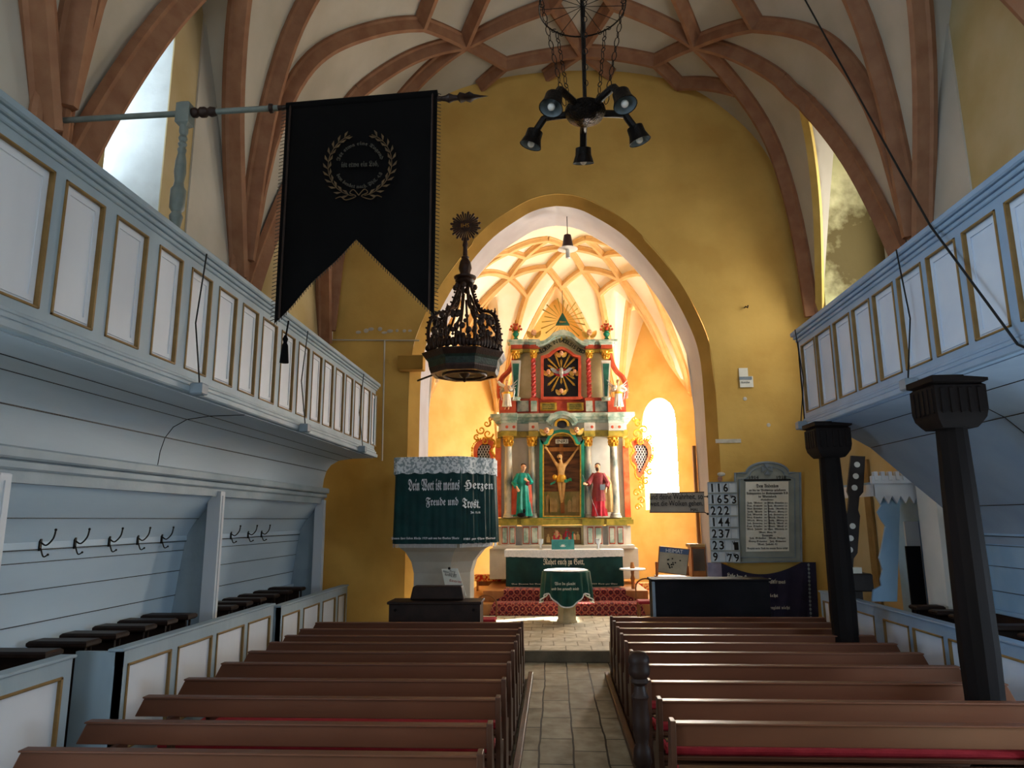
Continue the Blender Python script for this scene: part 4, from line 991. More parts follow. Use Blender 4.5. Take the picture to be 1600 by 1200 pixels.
for x0,x1 in ((774,783),(975,984)):
    m=MB(); bxp(m,x0,x1,697,808,22.5,.2); P_(m,'marbled_side_strip','orange')
    m=MB(); bxp(m,x0+1,x1-1,684,700,22.45,.2,b=.03); P_(m,'gilded_side_capital','gold')
def col(px,Y,ytop,ybot,r,ml,name='column'):
    pb=a_(px,ybot,Y); pt=a_(px,ytop,Y); x,y=pb.x,Y; H=pt.z-pb.z
    o=MB().lathe([(r*1.45,0),(r*1.45,.05),(r*1.25,.07),(r*1.35,.1),(r*1.05,.14),(r*1.03,H*.3),(r*.98,H*.6),(r*.86,H-.02),(r*.95,H)],(x,y,pb.z),20); o=P_(o,name,ml,smooth=True)
    return x,y,pt.z
def capital(x,y,z,h,r,par=None):
    m=MB(); m.lathe([(r*.9,0),(r*1.0,h*.1),(r*.9,h*.15),(r*1.15,h*.6),(r*1.5,h*.85),(r*1.3,h*.9)],(x,y,z),16,fl=8,fa=.08)
    m.box(x-r*1.5,x+r*1.5,y-r*1.5,y+r*1.5,z+h*.9,z+h,.01)
    for row,(zz,rr_,n) in enumerate(((.25,1.12,8),(.5,1.28,8))):
        for k in range(n):
            a=2*math.pi*(k+.5*row)/n; m.ball((x+rr_*r*math.cos(a),y+rr_*r*math.sin(a),z+h*zz),r*.28,6,(1,1,1.6))
    for k in range(4):
        a=math.pi/4+k*math.pi/2; m.ball((x+1.45*r*math.cos(a),y+1.45*r*math.sin(a),z+h*.78),r*.33,6)
    P_(m,'gilded_capital','gold',smooth=True)
for px,Y in ((795,22.1),(833,22.3),(921,22.3),(962,22.1)):
    x,y,z=col(px,Y,698,809,.125,'marblew'); zt=a_(px,682,Y).z; capital(x,y,z,zt-z,.115)
# entablature
def tiers(rows,name,mat_,jut):
    m=MB()
    for x0,x1,y0,y1,Y in rows: bxp(m,x0,x1,y0,y1,Y,.6)
    for a,b,ex,yy in jut: 
        for x0,x1,y0,y1,Y in rows: bxp(m,a-ex*(22.45-Y)*10,b+ex*(22.45-Y)*10,y0,y1,Y-.28,.5)
    P_(m,name,mat_)
J=[(783,807,.6,0),(951,975,.6,0),(826,841,.4,0),(913,930,.4,0)]
tiers([(777,981,673,682,22.4)],'architrave','olive',J)
tiers([(779,979,660,673,22.43)],'frieze','awhite',J)
tiers([(775,983,656,661,22.38),(771,987,651,656,22.3),(766,992,645,651,22.22)],'main_cornice','marble',[J[0],J[1]])
m=MB()
def ringarc(mb,cx,cy,r0,r1,a0,a1,Y,dep,n=20,ey=1.0):
    pts=[(cx+r1*math.cos(math.radians(a0+(a1-a0)*i/n)),cy-ey*r1*math.sin(math.radians(a0+(a1-a0)*i/n))) for i in range(n+1)]+[(cx+r0*math.cos(math.radians(a1-(a1-a0)*i/n)),cy-ey*r0*math.sin(math.radians(a1-(a1-a0)*i/n))) for i in range(n+1)]
    o_=outl(pts,Y); k=len(o_)//2
    for i in range(k-1):
        mb.px([o_[i],o_[i+1],o_[-2-i],o_[-1-i]],Y,Y+dep)
ringarc(m,878,670,17,25,20,160,22.0,.4); ringarc(m,878,670,22,28,25,155,21.95,.4); P_(m,'arched_cornice','marble')
for px in (792,803,833,925,957,968):
    m=MB(); p=a_(px,667,22.1); m.ball((p.x,22.1,p.z),.05,8,(1,.3,1)); P_(m,'red_rosette','ared')
m=MB(); ringarc(m,878,663,8,11.5,-20,200,21.92,.08,ey=.8); P_(m,'gilded_cartouche','gold',smooth=True)
m=MB(); p=a_(878,663,21.97); m.ball((p.x,p.y,p.z),.17,14,(1.1,.15,.7)); P_(m,'cartouche_field','blackpaint',smooth=True)
# green central frame
FO=sm2([(843,812),(843,695),(846,692),(852,690),(856,682),(864,674),(878,671),(892,674),(900,682),(904,690),(910,692),(913,695),(913,812)],4,False)
FI=[(CX-1+(x-CX+1)*.86,(y-742)*.94+742) for x,y in FO]
m=MB(); a=outl(FO,22.15); b=outl(FI,22.15); k=len(a)
for i in range(k):
    j=(i+1)%k; m.px([a[i],a[j],b[j],b[i]],22.15,22.5)
P_(m,'green_frame','agreen')
FG=[(CX-1+(x-CX+1)*.80,(y-742)*.91+742) for x,y in FO]; m=MB(); c=outl(FG,22.2)
for i in range(k):
    j=(i+1)%k; m.px([b[i],b[j],c[j],c[i]],22.17,22.4)
P_(m,'gilt_inner_frame','gold')
m=MB(); m.px(outl(FI,22.48),22.48,22.52); P_(m,'painted_sky','sunsetp')
m=MB(); bxp(m,850,906,768,806,22.46,.03); P_(m,'painted_city','landscape')
for x,w_,y in ((856,3,776),(861,4,781),(868,2.5,783),(890,3,784),(897,3,778),(903,2.4,772)):
    q_=outl([(x-w_,800),(x+w_,800),(x+w_,y),(x,y-4),(x-w_,y)],22.45); P_(MB().px(q_,22.45,22.47),'painted_tower','tan')
# crucifix
cr=thing('crucifix','carved crucifix with the crucified figure in front of the painted sky','crucifix',tuple(a_(878,800,22.4)))
m=MB(); bxp(m,875,881,682,802,22.4,.06); bxp(m,855,901,699,705,22.39,.06); m.build('cross',M['crosswood'],cr)
m=MB(); bxp(m,868,888,686,693,22.34,.03); sc_=m.build('scroll',M['cream'],cr); text('INRI',tuple(a_(878,689.5,22.335)),.32,.1,M['ink'],cr,ext=.003)
f0=a_(878,787,22.33); hd=a_(877,713,22.33); h=(hd.z-f0.z)/.93*1.0
Pm=mapper((f0.x,22.34,f0.z-.02),h)
def w2(px,py): q2=a_(px,py,22.34); return ((q2.x-f0.x)/h,0,(q2.z-f0.z+.02)/h)
J_,E_=body_joints(Pm,h,{'L':(w2(863,714.5),w2(856,704),(-.6,0,.8)),'R':(w2(893,714.5),w2(900,704),(.6,0,.8))},{'L':((-.03,-.03,.27),(-.01,-.01,.07),(-.008,-.07,.03)),'R':((.035,-.035,.27),(.012,-.03,.08),(.008,-.09,.04))},(-.03,-.03))
bm_=skin_mesh(J_,E_,'pel'); face(bm_,Pm,h,-.03,-.03); bd=bm_.build('body',M['skinc'],cr,True)
eyes(cr,Pm,h,-.03,-.03).build('face_paint',M['hair'],bd)
MB().ball(Pm(-.03,-.01,.962),.052*h,10,(1,1.05,.8)).ball(Pm(-.03,-.068,.895),.022*h,8,(1.2,.7,1.3)).ball(Pm(-.075,-.02,.90),.02*h,8,(.8,1,2.2)).ball(Pm(.015,-.02,.90),.02*h,8,(.8,1,2.2)).build('hair_and_beard',M['hair'],bd,True)
robe(Pm,h,[(.43,.09,.07,0,-.01),(.48,.1,.085,0,-.01),(.53,.098,.085,0,-.01),(.57,.085,.075,0,0)],7,.12,30).ball(Pm(-.13,-.03,.53),.05*h,8,(1,.7,1.1)).build('loincloth',M['gold'],bd,True)
MB().sheet(lambda u,v:tuple(Pm(.04+.16*u,-.07-.02*math.sin(u*8),.49+.05*u*(1-u)*4*.5-.02*u-.06*v-.03*math.sin(u*5))),10,4,.01,(0,1,0)).sheet(lambda u,v:tuple(Pm(-.12-.1*u,-.05,.46-.05*u-.04*v)),8,3,.01,(0,1,0)).build('cloth_end',M['agreen'],bd,True)
# cherubs
def cherub(px,py,Y,r,par=T,sc=1.0,mw='palegold'):
    p=a_(px,py,Y); R=r/49.0*1.0
    w=MB()
    for s in (-1,1):
        pts=[(0,0),(s*.9,.55),(s*1.6,.9),(s*2.0,.5),(s*1.9,-.1),(s*1.5,-.8),(s*.8,-1.1),(s*.2,-.9)]
        w.px([(p.x+x*R,p.z-.25*R+z*R) for x,z in pts],p.y+.02,p.y+.02+R*.5)
        for k in range(3): w.tube([(p.x+s*R*.5,p.y,p.z-.3*R-k*.2*R),(p.x+s*R*(1.9-.25*k),p.y+.01,p.z+(.5-.5*k)*R)],R*.16,5)
    wo=w.build('cherub_wings',M[mw],par,True)
    hme=MB().ball((p.x,p.y-R*.3,p.z),R*.85,10,(.9,.9,1.05)).ball((p.x,p.y-R*1.12,p.z-.08*R),R*.16,5)
    for s in (-1,1): hme.ball((p.x+s*.4*R,p.y-R*.9,p.z-.28*R),R*.25,6)
    ho=hme.build('cherub_head',M['skin'],par,True)
    return p
cherub(854,673,22.0,5.5); cherub(901,672,22.0,5.5)
# upper tier
m=MB(); bxp(m,780,978,622,647,22.5,.5)
for x0,x1 in ((781,806),(828,841),(914,928),(950,976)): bxp(m,x0,x1,621,647,22.3,.4)
P_(m,'upper_base','ared')
for x0,x1 in ((808,826),(930,948),(829.5,839),(915.5,926)):
    m=MB(); bxp(m,x0,x1,626,643,22.27 if x1-x0<12 else 22.47,.05); P_(m,'green_marbled_panel','marble')
for cx in (857,899):
    m=MB(); bxp(m,cx-13,cx+13,628,642,22.43,.06,b=.03); f_=P_(m,'inscription_cartouche_frame','gold'); g=MB(); bxp(g,cx-10,cx+10,630,640,22.41,.05); g.build('inscription_field',M['olive'],f_)
    for k in range(3): text(fr(('Ehre sei Gott','in der Hoehe','und Friede') [k]),tuple(a_(cx,632.2+k*2.9,22.405)),.34,.035,M['ink'],f_,ext=.002)
m=MB(); bxp(m,845,911,620,624,22.35,.2); P_(m,'frame_sill','ared')
m=MB()
UO=[(806,622),(806,548),(835,548),(843,540),(858,528),(879,520),(900,528),(915,540),(922,548),(952,548),(952,622)]
m.px(outl(UO,22.6),22.6,22.8); P_(m,'upper_back_wall','marbley')
for cx in (806,947):
    # green tapered pilasters
    q_=outl([(cx-4,622),(cx+4,622),(cx+7.5,563),(cx-7.5,563)],22.25); m=MB().px(q_,22.25,22.45); P_(m,'tapered_pilaster','awhite')
    q_=outl([(cx-2.2,619),(cx+2.2,619),(cx+5,568),(cx-5,568)],22.22); m=MB().px(q_,22.22,22.3); P_(m,'green_pilaster_panel','dgreen')
    p=a_(cx,561,22.35); zt=a_(cx,548,22.35).z; capital(p.x,p.y,p.z,zt-p.z,.095)
    m=MB().lathe([(.16,-.1),(.13,-.05),(.17,0),(.1,.05)],tuple(a_(cx,622,22.35)),10); P_(m,'pilaster_foot','marble')
for cx in (834,921):
    pb=a_(cx,621,22.35); pt=a_(cx,560,22.35); H=pt.z-pb.z; m=MB()
    for ph in (0,math.pi):
        m.tube([(pb.x+.035*math.cos(k*.55+ph),22.35+.035*math.sin(k*.55+ph),pb.z+H*k/56) for k in range(57)],.05,6)
    P_(m,'twisted_column','twistred',smooth=True); zt=a_(cx,548,22.35).z; capital(pt.x,22.35,pt.z,zt-pt.z,.08)
J2=[(799,815,.4,0),(940,956,.4,0),(829,840,.2,0),(916,927,.2,0)]
for rows,nm,ml in (([(800,842,545,550,22.45),(914,956,545,550,22.45)],'upper_architrave','olive'),([(800,843,537,545,22.47),(913,956,537,545,22.47)],'upper_frieze','ared'),([(797,844,534,538,22.42),(912,960,534,538,22.42),(792,842,530,534,22.35),(914,965,530,534,22.35)],'upper_cornice','marble')):
  for sd in (0,1):
    m=MB()
    for r_ in rows[sd::2]: bxp(m,*r_,.5)
    for a,b,e,_ in J2[sd::2]:
        for x0,x1,y0,y1,Y in rows[::2]: bxp(m,a-(22.5-Y)*25,b+(22.5-Y)*25,y0,y1,Y-.2,.5)
    P_(m,nm,ml)
# ogee cornice over the arch
oc=sm2([(838,533),(848,532),(858,526),(866,519),(879,515),(892,519),(900,526),(909,532),(919,533)],5,False); oi=[(x,y+6+2*math.exp(-((x-CX)/14)**2)) for x,y in oc]
m=MB(); a=outl(oc,22.15); b=outl(oi,22.15)
for i in range(len(a)-1): m.px([a[i],a[i+1],b[i+1],b[i]],22.15,22.7)
P_(m,'ogee_cornice','marble')
# lettering along the arch
s_='GLORIA IN EXCELSIS DEO'
path=sm2([(841.5,550),(849,547),(857,542),(866,535.5),(877,532),(888,535.5),(897,542),(905,547),(912.5,550)],8,False)
L_len=[0]
for i in range(1,len(path)): L_len.append(L_len[-1]+math.hypot(path[i][0]-path[i-1][0],path[i][1]-path[i-1][1]))
for i,chh in enumerate(s_):
    if chh==' ': continue
    d=L_len[-1]*(i+.5)/len(s_); j=max(1,next(k for k in range(len(L_len)) if L_len[k]>=d)); f=(d-L_len[j-1])/(L_len[j]-L_len[j-1])
    x=path[j-1][0]+(path[j][0]-path[j-1][0])*f; y=path[j-1][1]+(path[j][1]-path[j-1][1])*f; an=math.atan2(-(path[j][1]-path[j-1][1]),path[j][0]-path[j-1][0])
    text(chh,tuple(a_(x,y,22.57)),None,.125,M['ink'],T,ry=an,ext=.004,bold=.01)
# central upper frame
UF=sm2([(844,624),(844,553),(853,550),(862,543),(871,539),(877,538),(883,539),(892,543),(901,550),(909,553),(909,624)],3,False)
UF=[(845,624),(845,556)]+sm2([(845,556),(855,553.5),(864,547),(877,541.5),(890,547),(899,553.5),(908,556)],4,False)[1:-1]+[(908,556),(908,624)]
UI=[(876.5+(x-876.5)*.86,582+(y-582)*.9) for x,y in UF]
m=MB(); a=outl(UF,22.3); b=outl(UI,22.3); k=len(a)
for i in range(k):
    j=(i+1)%k; m.px([a[i],a[j],b[j],b[i]],22.3,22.58)
P_(m,'red_frame','ared')
fld=P_(MB().px(outl(UI,22.5),22.5,22.54),'dark_field','blackpaint')
cx,cy=877,581
for k in range(16):
    a=math.radians(k*22.5+ (0 if k%2==0 else 4)); dx,dy=math.cos(a),math.sin(a)
    lim=min(24/abs(dx) if abs(dx)>.01 else 99,(36 if dy<0 else 34)/abs(dy) if abs(dy)>.01 else 99)*.9
    if k%4==0: lim*=.62
    m=MB(); px_,py_=-dy,dx
    for off in (-1.6,0,1.6): 
        L2=lim-abs(off)*1.2; q_=outl([(cx+dx*8+px_*(off*.3-.25),cy+dy*8+py_*(off*.3-.25)),(cx+dx*8+px_*(off*.3+.25),cy+dy*8+py_*(off*.3+.25)),(cx+dx*L2+px_*(off*.75+.4),cy+dy*L2+py_*(off*.75+.4)),(cx+dx*L2+px_*(off*.75-.4),cy+dy*L2+py_*(off*.75-.4))],22.47); m.px(q_,22.47,22.5)
    P_(m,'gilded_ray','gold',fld)
m=MB(); p=a_(877,582,22.45); m.ball(tuple(p),.24,14,(1.1,.15,.55)); P_(m,'red_cloud','crimson',fld,smooth=True)
m=MB(); p=a_(877,581,22.36); m.ball(tuple(p),.09,10,(.9,.9,1.7)).ball((p.x,p.y-.06,p.z-.17),.05,8).ball((p.x,p.y-.02,p.z-.1),.06,8)
for s in (-1,1):
    m.px([(p.x+s*x,p.z+z) for x,z in ((.03,.0),(.14,.04),(.26,.14),(.36,.12),(.27,.0),(.15,-.06),(.05,-.06))],p.y,p.y+.04)
P_(m,'dove','silver',fld,smooth=True)
for x,y in ((877,552),(857,581),(898,581),(877,611)): cherub(x,y,22.42,4.6,fld)
# red scroll wings of the upper tier, side scrolls
for s in (-1,1):
    pts=smooth_pts([(CX+s*74,552,0),(CX+s*77,566,0),(CX+s*84,580,0),(CX+s*94,590,0),(CX+s*99,604,0),(CX+s*98,622,0)],5)
    ps=[]
    for q_ in pts: w_=a_(q_.x,q_.y,22.5); ps.append((w_.x,22.5,w_.z))
    P_(MB().tube(ps,.085,8),'red_scroll_wing','ared',smooth=True)
    # big side ear: lobed red frame with lattice and gilded foliage
    c0=CX+s*122; 
    ear=[(c0-s*14,690),(c0-s*4,686),(c0+s*8,688),(c0+s*16,697),(c0+s*17,712),(c0+s*12,724),(c0+s*7,735),(c0-s*1,747),(c0-s*7,742),(c0-s*8,730),(c0-s*13,722),(c0-s*14,712),(c0-s*10,705),(c0-s*13,698)]
    ear=sm2(ear,4); ein=[(c0+(x-c0)*.66,714+(y-714)*.74) for x,y in ear]
    m=MB(); a=outl(ear,22.55); b=outl(ein,22.55); k=len(a)
    for i in range(k):
        j=(i+1)%k; m.px([a[i],a[j],b[j],b[i]],22.55,22.68)
    eo=P_(m,'side_ornament_frame','orange')
    P_(MB().px(outl(ein,22.63),22.63,22.66),'ornament_field','blackpaint',eo)
    lt=MB()
    for i in range(-8,9):
        for sg in (-1,1):
            seg=[]
            for tt in range(60):
                x=c0+i*4.2+sg*(tt-30)*1.0*.7; y=714+(tt-30)*1.3
                if abs(x-c0)<10*(1-max(0,(y-724))/24.) and 695<y<738: q_=a_(x,y,22.61); seg.append((q_.x,22.61,q_.z))
            if len(seg)>2: lt.tube([seg[0],seg[-1]],.014,4)
    P_(lt,'silver_lattice','silverm',eo)
    g=MB(); rr=random.Random(11)
    for i in range(k):
        x,y=ear[i]; q_=a_(x+(x-c0)*.12,714+(y-714)*1.04,22.52); g.ball((q_.x,22.52,q_.z),rr.uniform(.02,.045),6,(1,.6,1.2))
    def scroll(px,py,r,turn,st):
        pp=[]
        for tt in range(22):
            rad=r*(1-tt/24); an=st+turn*tt*.36; q_=a_(px+rad*math.cos(an),py-rad*math.sin(an),22.5); pp.append((q_.x,22.5-.01*tt*.3,q_.z))
        g.tube(pp,lambda t_:.034-.016*t_,6)
    for (dx,dy,r,tn,st) in ((-6,678,8,1,0),(5,672,7,-1,3),(-4,662,6,1,1),(12,684,5,-1,1),(0,690,6,1,2),(-10,655,4,-1,0),(8,752,6,1,1),(0,760,7,-1,2),(-6,770,7,1,0),(2,782,6,-1,3),(-4,792,6,1,0),(14,738,5,1,1)):
        scroll(c0+s*dx,dy,r,tn*s,st)
    P_(g,'gilded_scrollwork','gold',smooth=True)
# flower vases, triangle
for px,l in ((806,'left'),(948,'right')):
    p=a_(px,530,22.3); v=thing('carved_flower_vase','green vase of carved flowers on the %s end of the altarpiece top'%l,'vase',tuple(p))
    MB().lathe([(.07,0),(.08,.02),(.04,.06),(.1,.14),(.11,.19),(.07,.24),(.085,.26)],tuple(p),14).build('vase',M['agreen'],v,True)
    f=MB(); g=MB(); rr=random.Random(5)
    for k in range(13):
        a=math.radians(-10+200*k/12); R=.10+.08*(k%2); f_q=(p.x+R*math.cos(a),p.y-.03,p.z+.3+R*math.sin(a)*1.1)
        g.tube([(p.x,p.y,p.z+.24),f_q],.012,4); (f if k%2 else g).ball(f_q,.045,6)
    g.tube([(p.x,p.y,p.z+.4),(p.x,p.y,p.z+.62)],.012,4); g.ball((p.x,p.y,p.z+.6),.03,6,(.8,.8,2)); f.ball((p.x,p.y-.06,p.z+.36),.08,8)
    f.build('red_flowers',M['ared'],v,True); g.build('gilded_stems',M['dgold'],v,True)
cherub(834,520,22.3,6); cherub(921,520,22.3,6)
m=MB(); tri=outl([(879,488),(868,508),(890,508)],22.3); m.px(tri,22.28,22.36); to=P_(m,'green_triangle','dgreen')
text(fr('Jhwe'),tuple(a_(879,503,22.27)),.22,.07,M['gold'],to,ext=.003)
rr=random.Random(9)
for k in range(22):
    a=2*math.pi*(k+.3)/22; r1=rr.uniform(26,36)*(1.1 if math.sin(a)<-.1 or abs(math.cos(a))>.6 else 1); r1=min(r1,32 if math.sin(a)<-.8 else 36)
    q_=outl([(879+9*math.cos(a),500-9*math.sin(a)),(879+r1*math.cos(a)-1.0*math.sin(a),500-r1*math.sin(a)-1.0*math.cos(a)),(879+r1*math.cos(a)+1.0*math.sin(a),500-r1*math.sin(a)+1.0*math.cos(a))],22.34)
    P_(MB().px(q_,22.34,22.36),'gilded_ray','olive',to)
m=MB(); q0=a_(879,488,22.34); m.tube([(q0.x,22.34,q0.z),(q0.x,22.34,q0.z+.75)],.01,5); P_(m,'top_rod','iron',to)
# statues
def statue(name,label,px,ybot,Y,h,yaw,arms,robes,hairm,beard=True,extra=None,tilt=(0,0)):
    p=a_(px,ybot,Y); t=thing(name,label,'statue',tuple(p)); Pq=mapper(p,h,yaw)
    J_,E_=body_joints(Pq,h,arms,None,tilt); b_=skin_mesh(J_,E_,'pel'); face(b_,Pq,h,*tilt); bo_=b_.build('body',M['skin'],t,True)
    eyes(t,Pq,h,*tilt).build('face_paint',M['hair'],bo_)
    hx,hy=tilt; hm=MB().ball(Pq(hx,hy+.014,.968),.052*h,10,(1.02,.95,.75)).ball(Pq(hx,hy+.035,.925),.045*h,8,(1.05,.75,1.1))
    if beard: hm.ball(Pq(hx,hy-.055,.885),.028*h,8,(1.1,.8,1.5))
    hm.build('hair',M[hairm],bo_,True)
    for nm,secs,ml,fo,am in robes: robe(Pq,h,secs,fo,am).build(nm,M[ml],bo_,True)
    # sleeves
    sl=MB()
    for k,s in (('L',-1),('R',1)):
        el,wr,_=[Vector(q_) for q_ in arms[k]]; sl.tube([tuple(Pq(s*.07,0,.79)),tuple(Pq(*el)),tuple(Pq(*(el+(wr-el)*.75)))],lambda t_:(.056-.008*t_)*h,8)
    sl.build('sleeves',M[robes[0][2]],bo_,True)
    if extra: extra(t,Pq,h,bo_)
    return t
R1=[(.03,.15,.11,.01,0),(.12,.14,.1,.01,0),(.3,.125,.095,0,0),(.48,.115,.09,0,0),(.6,.1,.08,0,0),(.7,.12,.085,0,0),(.78,.13,.075,0,0),(.825,.06,.045,0,0)]
def ex1(t,P,h,bo):
    MB().lathe([(.02*h,0),(.03*h,.03*h),(.03*h,.06*h)],tuple(P(.08,-.13,.60)),8).ball(P(.07,-.13,.62),.04*h,8).build('held_book',M['maroon'],t,True)
    MB().ball(P(-.05,-.10,.05),.06*h,8,(1.3,.8,.7)).ball(P(.0,-.12,.12),.03*h,6,(.8,.8,1.5)).build('eagle',M['blackwood'],t,True)
statue('saint_statue','painted statue in a teal robe holding a dark book, left of the crucifix',817,809,22.0,1.66,.25,{'L':((-.17,-.02,.63),(-.13,-.12,.55),(.2,-.3,-.6)),'R':((.15,-.05,.64),(.07,-.14,.66),(-.7,-.2,.5))},
  [('teal_robe',R1,'teal',9,.2),('red_cloak',[(.06,.2,.07,-.02,.05),(.4,.19,.07,-.01,.05),(.66,.17,.07,0,.04),(.8,.1,.05,0,.03)],'ared',7,.1)],'hair',False,ex1,(.02,-.01))
def ex2(t,P,h,bo):
    MB().tube([tuple(P(-.27,-.16,.78)),tuple(P(.0,-.17,.02))],.004*h,6).build('sword',M['navywood'],t)
    MB().box(*[c_ for pr in zip(tuple(P(.05,-.16,.5)),tuple(P(.13,-.10,.6))) for c_ in sorted(pr)]).build('held_book',M['navywood'],t)
statue('saint_statue','painted bearded statue in a crimson robe with tan cloak and sword, right of the crucifix',937,809,22.0,1.66,-.2,{'L':((-.16,-.06,.66),(-.2,-.15,.6),(-.2,-.3,.1)),'R':((.17,-.02,.62),(.15,-.13,.52),(-.1,-.3,-.7))},
  [('maroon_tunic',[(.3,.13,.1,0,0),(.48,.12,.095,0,0),(.6,.105,.085,0,0),(.7,.12,.088,0,0),(.78,.13,.078,0,0),(.825,.06,.045,0,0)],'maroon',10,.05),('crimson_skirt',[(.03,.13,.1,0,0),(.15,.125,.1,0,0),(.35,.12,.095,0,0),(.5,.112,.09,0,0)],'crimson',9,.2),('tan_cloak',[(.1,.13,.07,.12,.06),(.4,.13,.07,.12,.05),(.62,.13,.08,.1,.05),(.74,.11,.08,.08,.04),(.82,.06,.05,.04,.03)],'tan',7,.14)],'hair',True,ex2,(-.01,-.01))
def wings(t,P,h,bo,s1=(1,1)):
    for s in (-1,1):
        w=MB()
        for k in range(6): w.tube([tuple(P(s*.05,.05,.74-.02*k)),tuple(P(s*(.2+.01*k),.08,.86-.05*k)),tuple(P(s*(.34-.03*k),.09,1.0-.13*k))],lambda t_:(.03-.018*t_)*h,6)
        w.build('wing',M['silver'],t,True)
for px,yb,l,yaw,ar in ((792,643,'left',-.2,{'L':((-.2,-.03,.86),(-.3,-.06,.98),(-.7,0,.7)),'R':((.16,-.04,.66),(.14,-.14,.7),(0,-.5,.5))}),(967,643,'right',.2,{'L':((-.17,-.05,.66),(-.12,-.15,.68),(-.2,-.4,.5)),'R':((.2,-.02,.72),(.27,-.06,.62),(.5,-.1,-.4))})):
    statue('angel_statue','small winged angel in white drapery on the %s end of the main cornice'%l,px,yb-2,22.0,.98,yaw,ar,
      [('white_drapery',[(.12,.15,.11,0,0),(.3,.13,.1,0,0),(.45,.115,.09,0,0),(.58,.1,.08,0,0)],'white2',10,.13),('gold_sash',[(.53,.115,.095,0,0),(.6,.11,.09,0,0)],'gold',6,.06)],'dgold',False,wings)
# ================= FONT =================
fx,fy=.05,18.25; F0=at(886,972,Z=.2); fx=F0.x; fy=F0.y
t=thing('baptismal_font','sandstone baptismal font with scrolled octagonal foot before the altar','font',(fx,fy,.2))
MB().lathe([(.27,.2),(.27,.24),(.24,.27),(.23,.72)],(fx,fy,0),8,rot=math.pi/8).build('octagonal_foot',M['fontstone'],t)
MB().lathe([(.23,.72),(.3,.75),(.27,.8),(.24,.86),(.3,.95),(.42,1.05),(.5,1.2),(.55,1.34),(.55,1.39)],(fx,fy,0),20,fl=8,fa=.06).build('carved_bowl',M['fontstone'],t,True)
t=thing('font_cloth','dark green velvet cloth with white border and lettering draped over the font','cloth',(fx,fy,1.4))
def fc(u,v):
    a=2*math.pi*u; drop=.55+.22*abs(math.cos(2*a))**1.3+.05*math.sin(3*a)
    rad=.58+.035*math.sin(17*a)*min(1,v*1.5)+.06*v
    if v<.12: return (fx+rad*math.cos(a)*(v/.12)*.98,fy+rad*math.sin(a)*(v/.12)*.98,1.46-.02*(v/.12))
    k=(v-.12)/.88; return (fx+(rad+.01)*math.cos(a),fy+(rad+.01)*math.sin(a),1.44-drop*k)
MB().sheet(fc,96,14,.01,(0,0,-1)).build('velvet',M['greenf'],t,True)
bo=MB(); bo.tube([fc(i/96,1.0) for i in range(96)],.018,5,closed=True); bo.build('white_border',M['lace'],t)
bo=MB(); bo.lathe([(.0,1.462),(.52,1.464),(.56,1.45)],(fx,fy,0),32); bo.build('white_top',M['lace'],t)
text(fr('Wer da glaubt'),(fx-.04,fy-.66,1.17),.5,.09,M['cream'],t); text(fr('und der getauft wird'),(fx-.04,fy-.67,1.05),.66,.08,M['cream'],t)
# ================= PULPIT =================
PP=[(-3.64,15.5),(-2.28,15.35),(-1.62,16.05),(-1.62,17.35),(-3.82,17.35),(-3.82,16.5)]
pc=Vector((-2.85,16.5))
def ringp(scale,dx=0,dy=0): return [(pc.x+(x-pc.x)*scale+dx,pc.y+(y-pc.y)*scale+dy) for x,y in PP]
t=thing('pulpit','white plastered polygonal pulpit on a flaring foot beside the chancel arch','pulpit',(pc.x,pc.y,.2))
lv=[(.62,.2),(.6,.9),(.6,1.55),(.66,1.8),(.8,2.02),(.93,2.12),(.95,2.2),(.97,3.95)]
vs=[]; 
for s,z in lv: vs+=[(x,min(y,17.45),z) for x,y in ringp(s)]
n=6; MB().add(vs,[(i*n+j,i*n+(j+1)%n,(i+1)*n+(j+1)%n,(i+1)*n+j) for i in range(len(lv)-1) for j in range(n)]+[tuple(range(n))]).build('pulpit_body',M['pulpit'],t)
MB().add([(x,y,z) for z in (3.9,4.02) for x,y in ringp(1.0)],[(i,(i+1)%6,(i+1)%6+6,i+6) for i in range(6)]+[(0,1,2,3,4,5),(11,10,9,8,7,6)]).build('pulpit_rim',M['darkwood'],t)
t=thing('pulpit_cloth','dark green velvet pulpit cloth with lace band and silver Gothic lettering','cloth',(pc.x,15.4,3))
path=[PP[5],PP[0],PP[1],PP[2],(PP[2][0],16.7)]
pl=[0]
for a,b in zip(path[:-1],path[1:]): pl.append(pl[-1]+math.hypot(b[0]-a[0],b[1]-a[1]))
def onp(u,off):
    d=u*pl[-1]; j=1
    while j<len(pl)-1 and pl[j]<d: j+=1
    f=(d-pl[j-1])/(pl[j]-pl[j-1]); a,b=Vector(path[j-1]),Vector(path[j]); p=a+(b-a)*f; nn=Vector(((b-a).y,-(b-a).x)).normalized(); return p+nn*off
fold=lambda u: .025*math.sin(u*150)+.02*math.sin(u*67)
def pcl(u,v):
    amp=(.2 if u<.60 else 1.5)*(.3+.7*v); p=onp(u,.05+fold(u)*amp+.03*v); return (p.x,p.y,4.06-1.86*v)
MB().sheet(pcl,200,8,.01,(0,0.3,.1)).build('velvet',M['green'],t,True)
def pll(u,v): p=onp(u,.085+.012*math.sin(u*60)); return (p.x,p.y,4.07-(.34+.035*abs(math.sin(u*44)))*v)
MB().sheet(pll,160,3,.008,(0,0.3,.1)).build('lace_band',mat('lace_on_green','9aa8ae','e8edf0',16,.9,bump=.3,bscale=40,lo=.46,hi=.52,detail=3),t,True)
p1=onp(.5,.11)
fa=Vector(PP[0]); fb=Vector(PP[1]); fang=math.atan2((fb-fa).y,(fb-fa).x)
def onface(f,off): q_=fa+(fb-fa)*f; nn=Vector(((fb-fa).y,-(fb-fa).x)).normalized(); return q_+nn*off
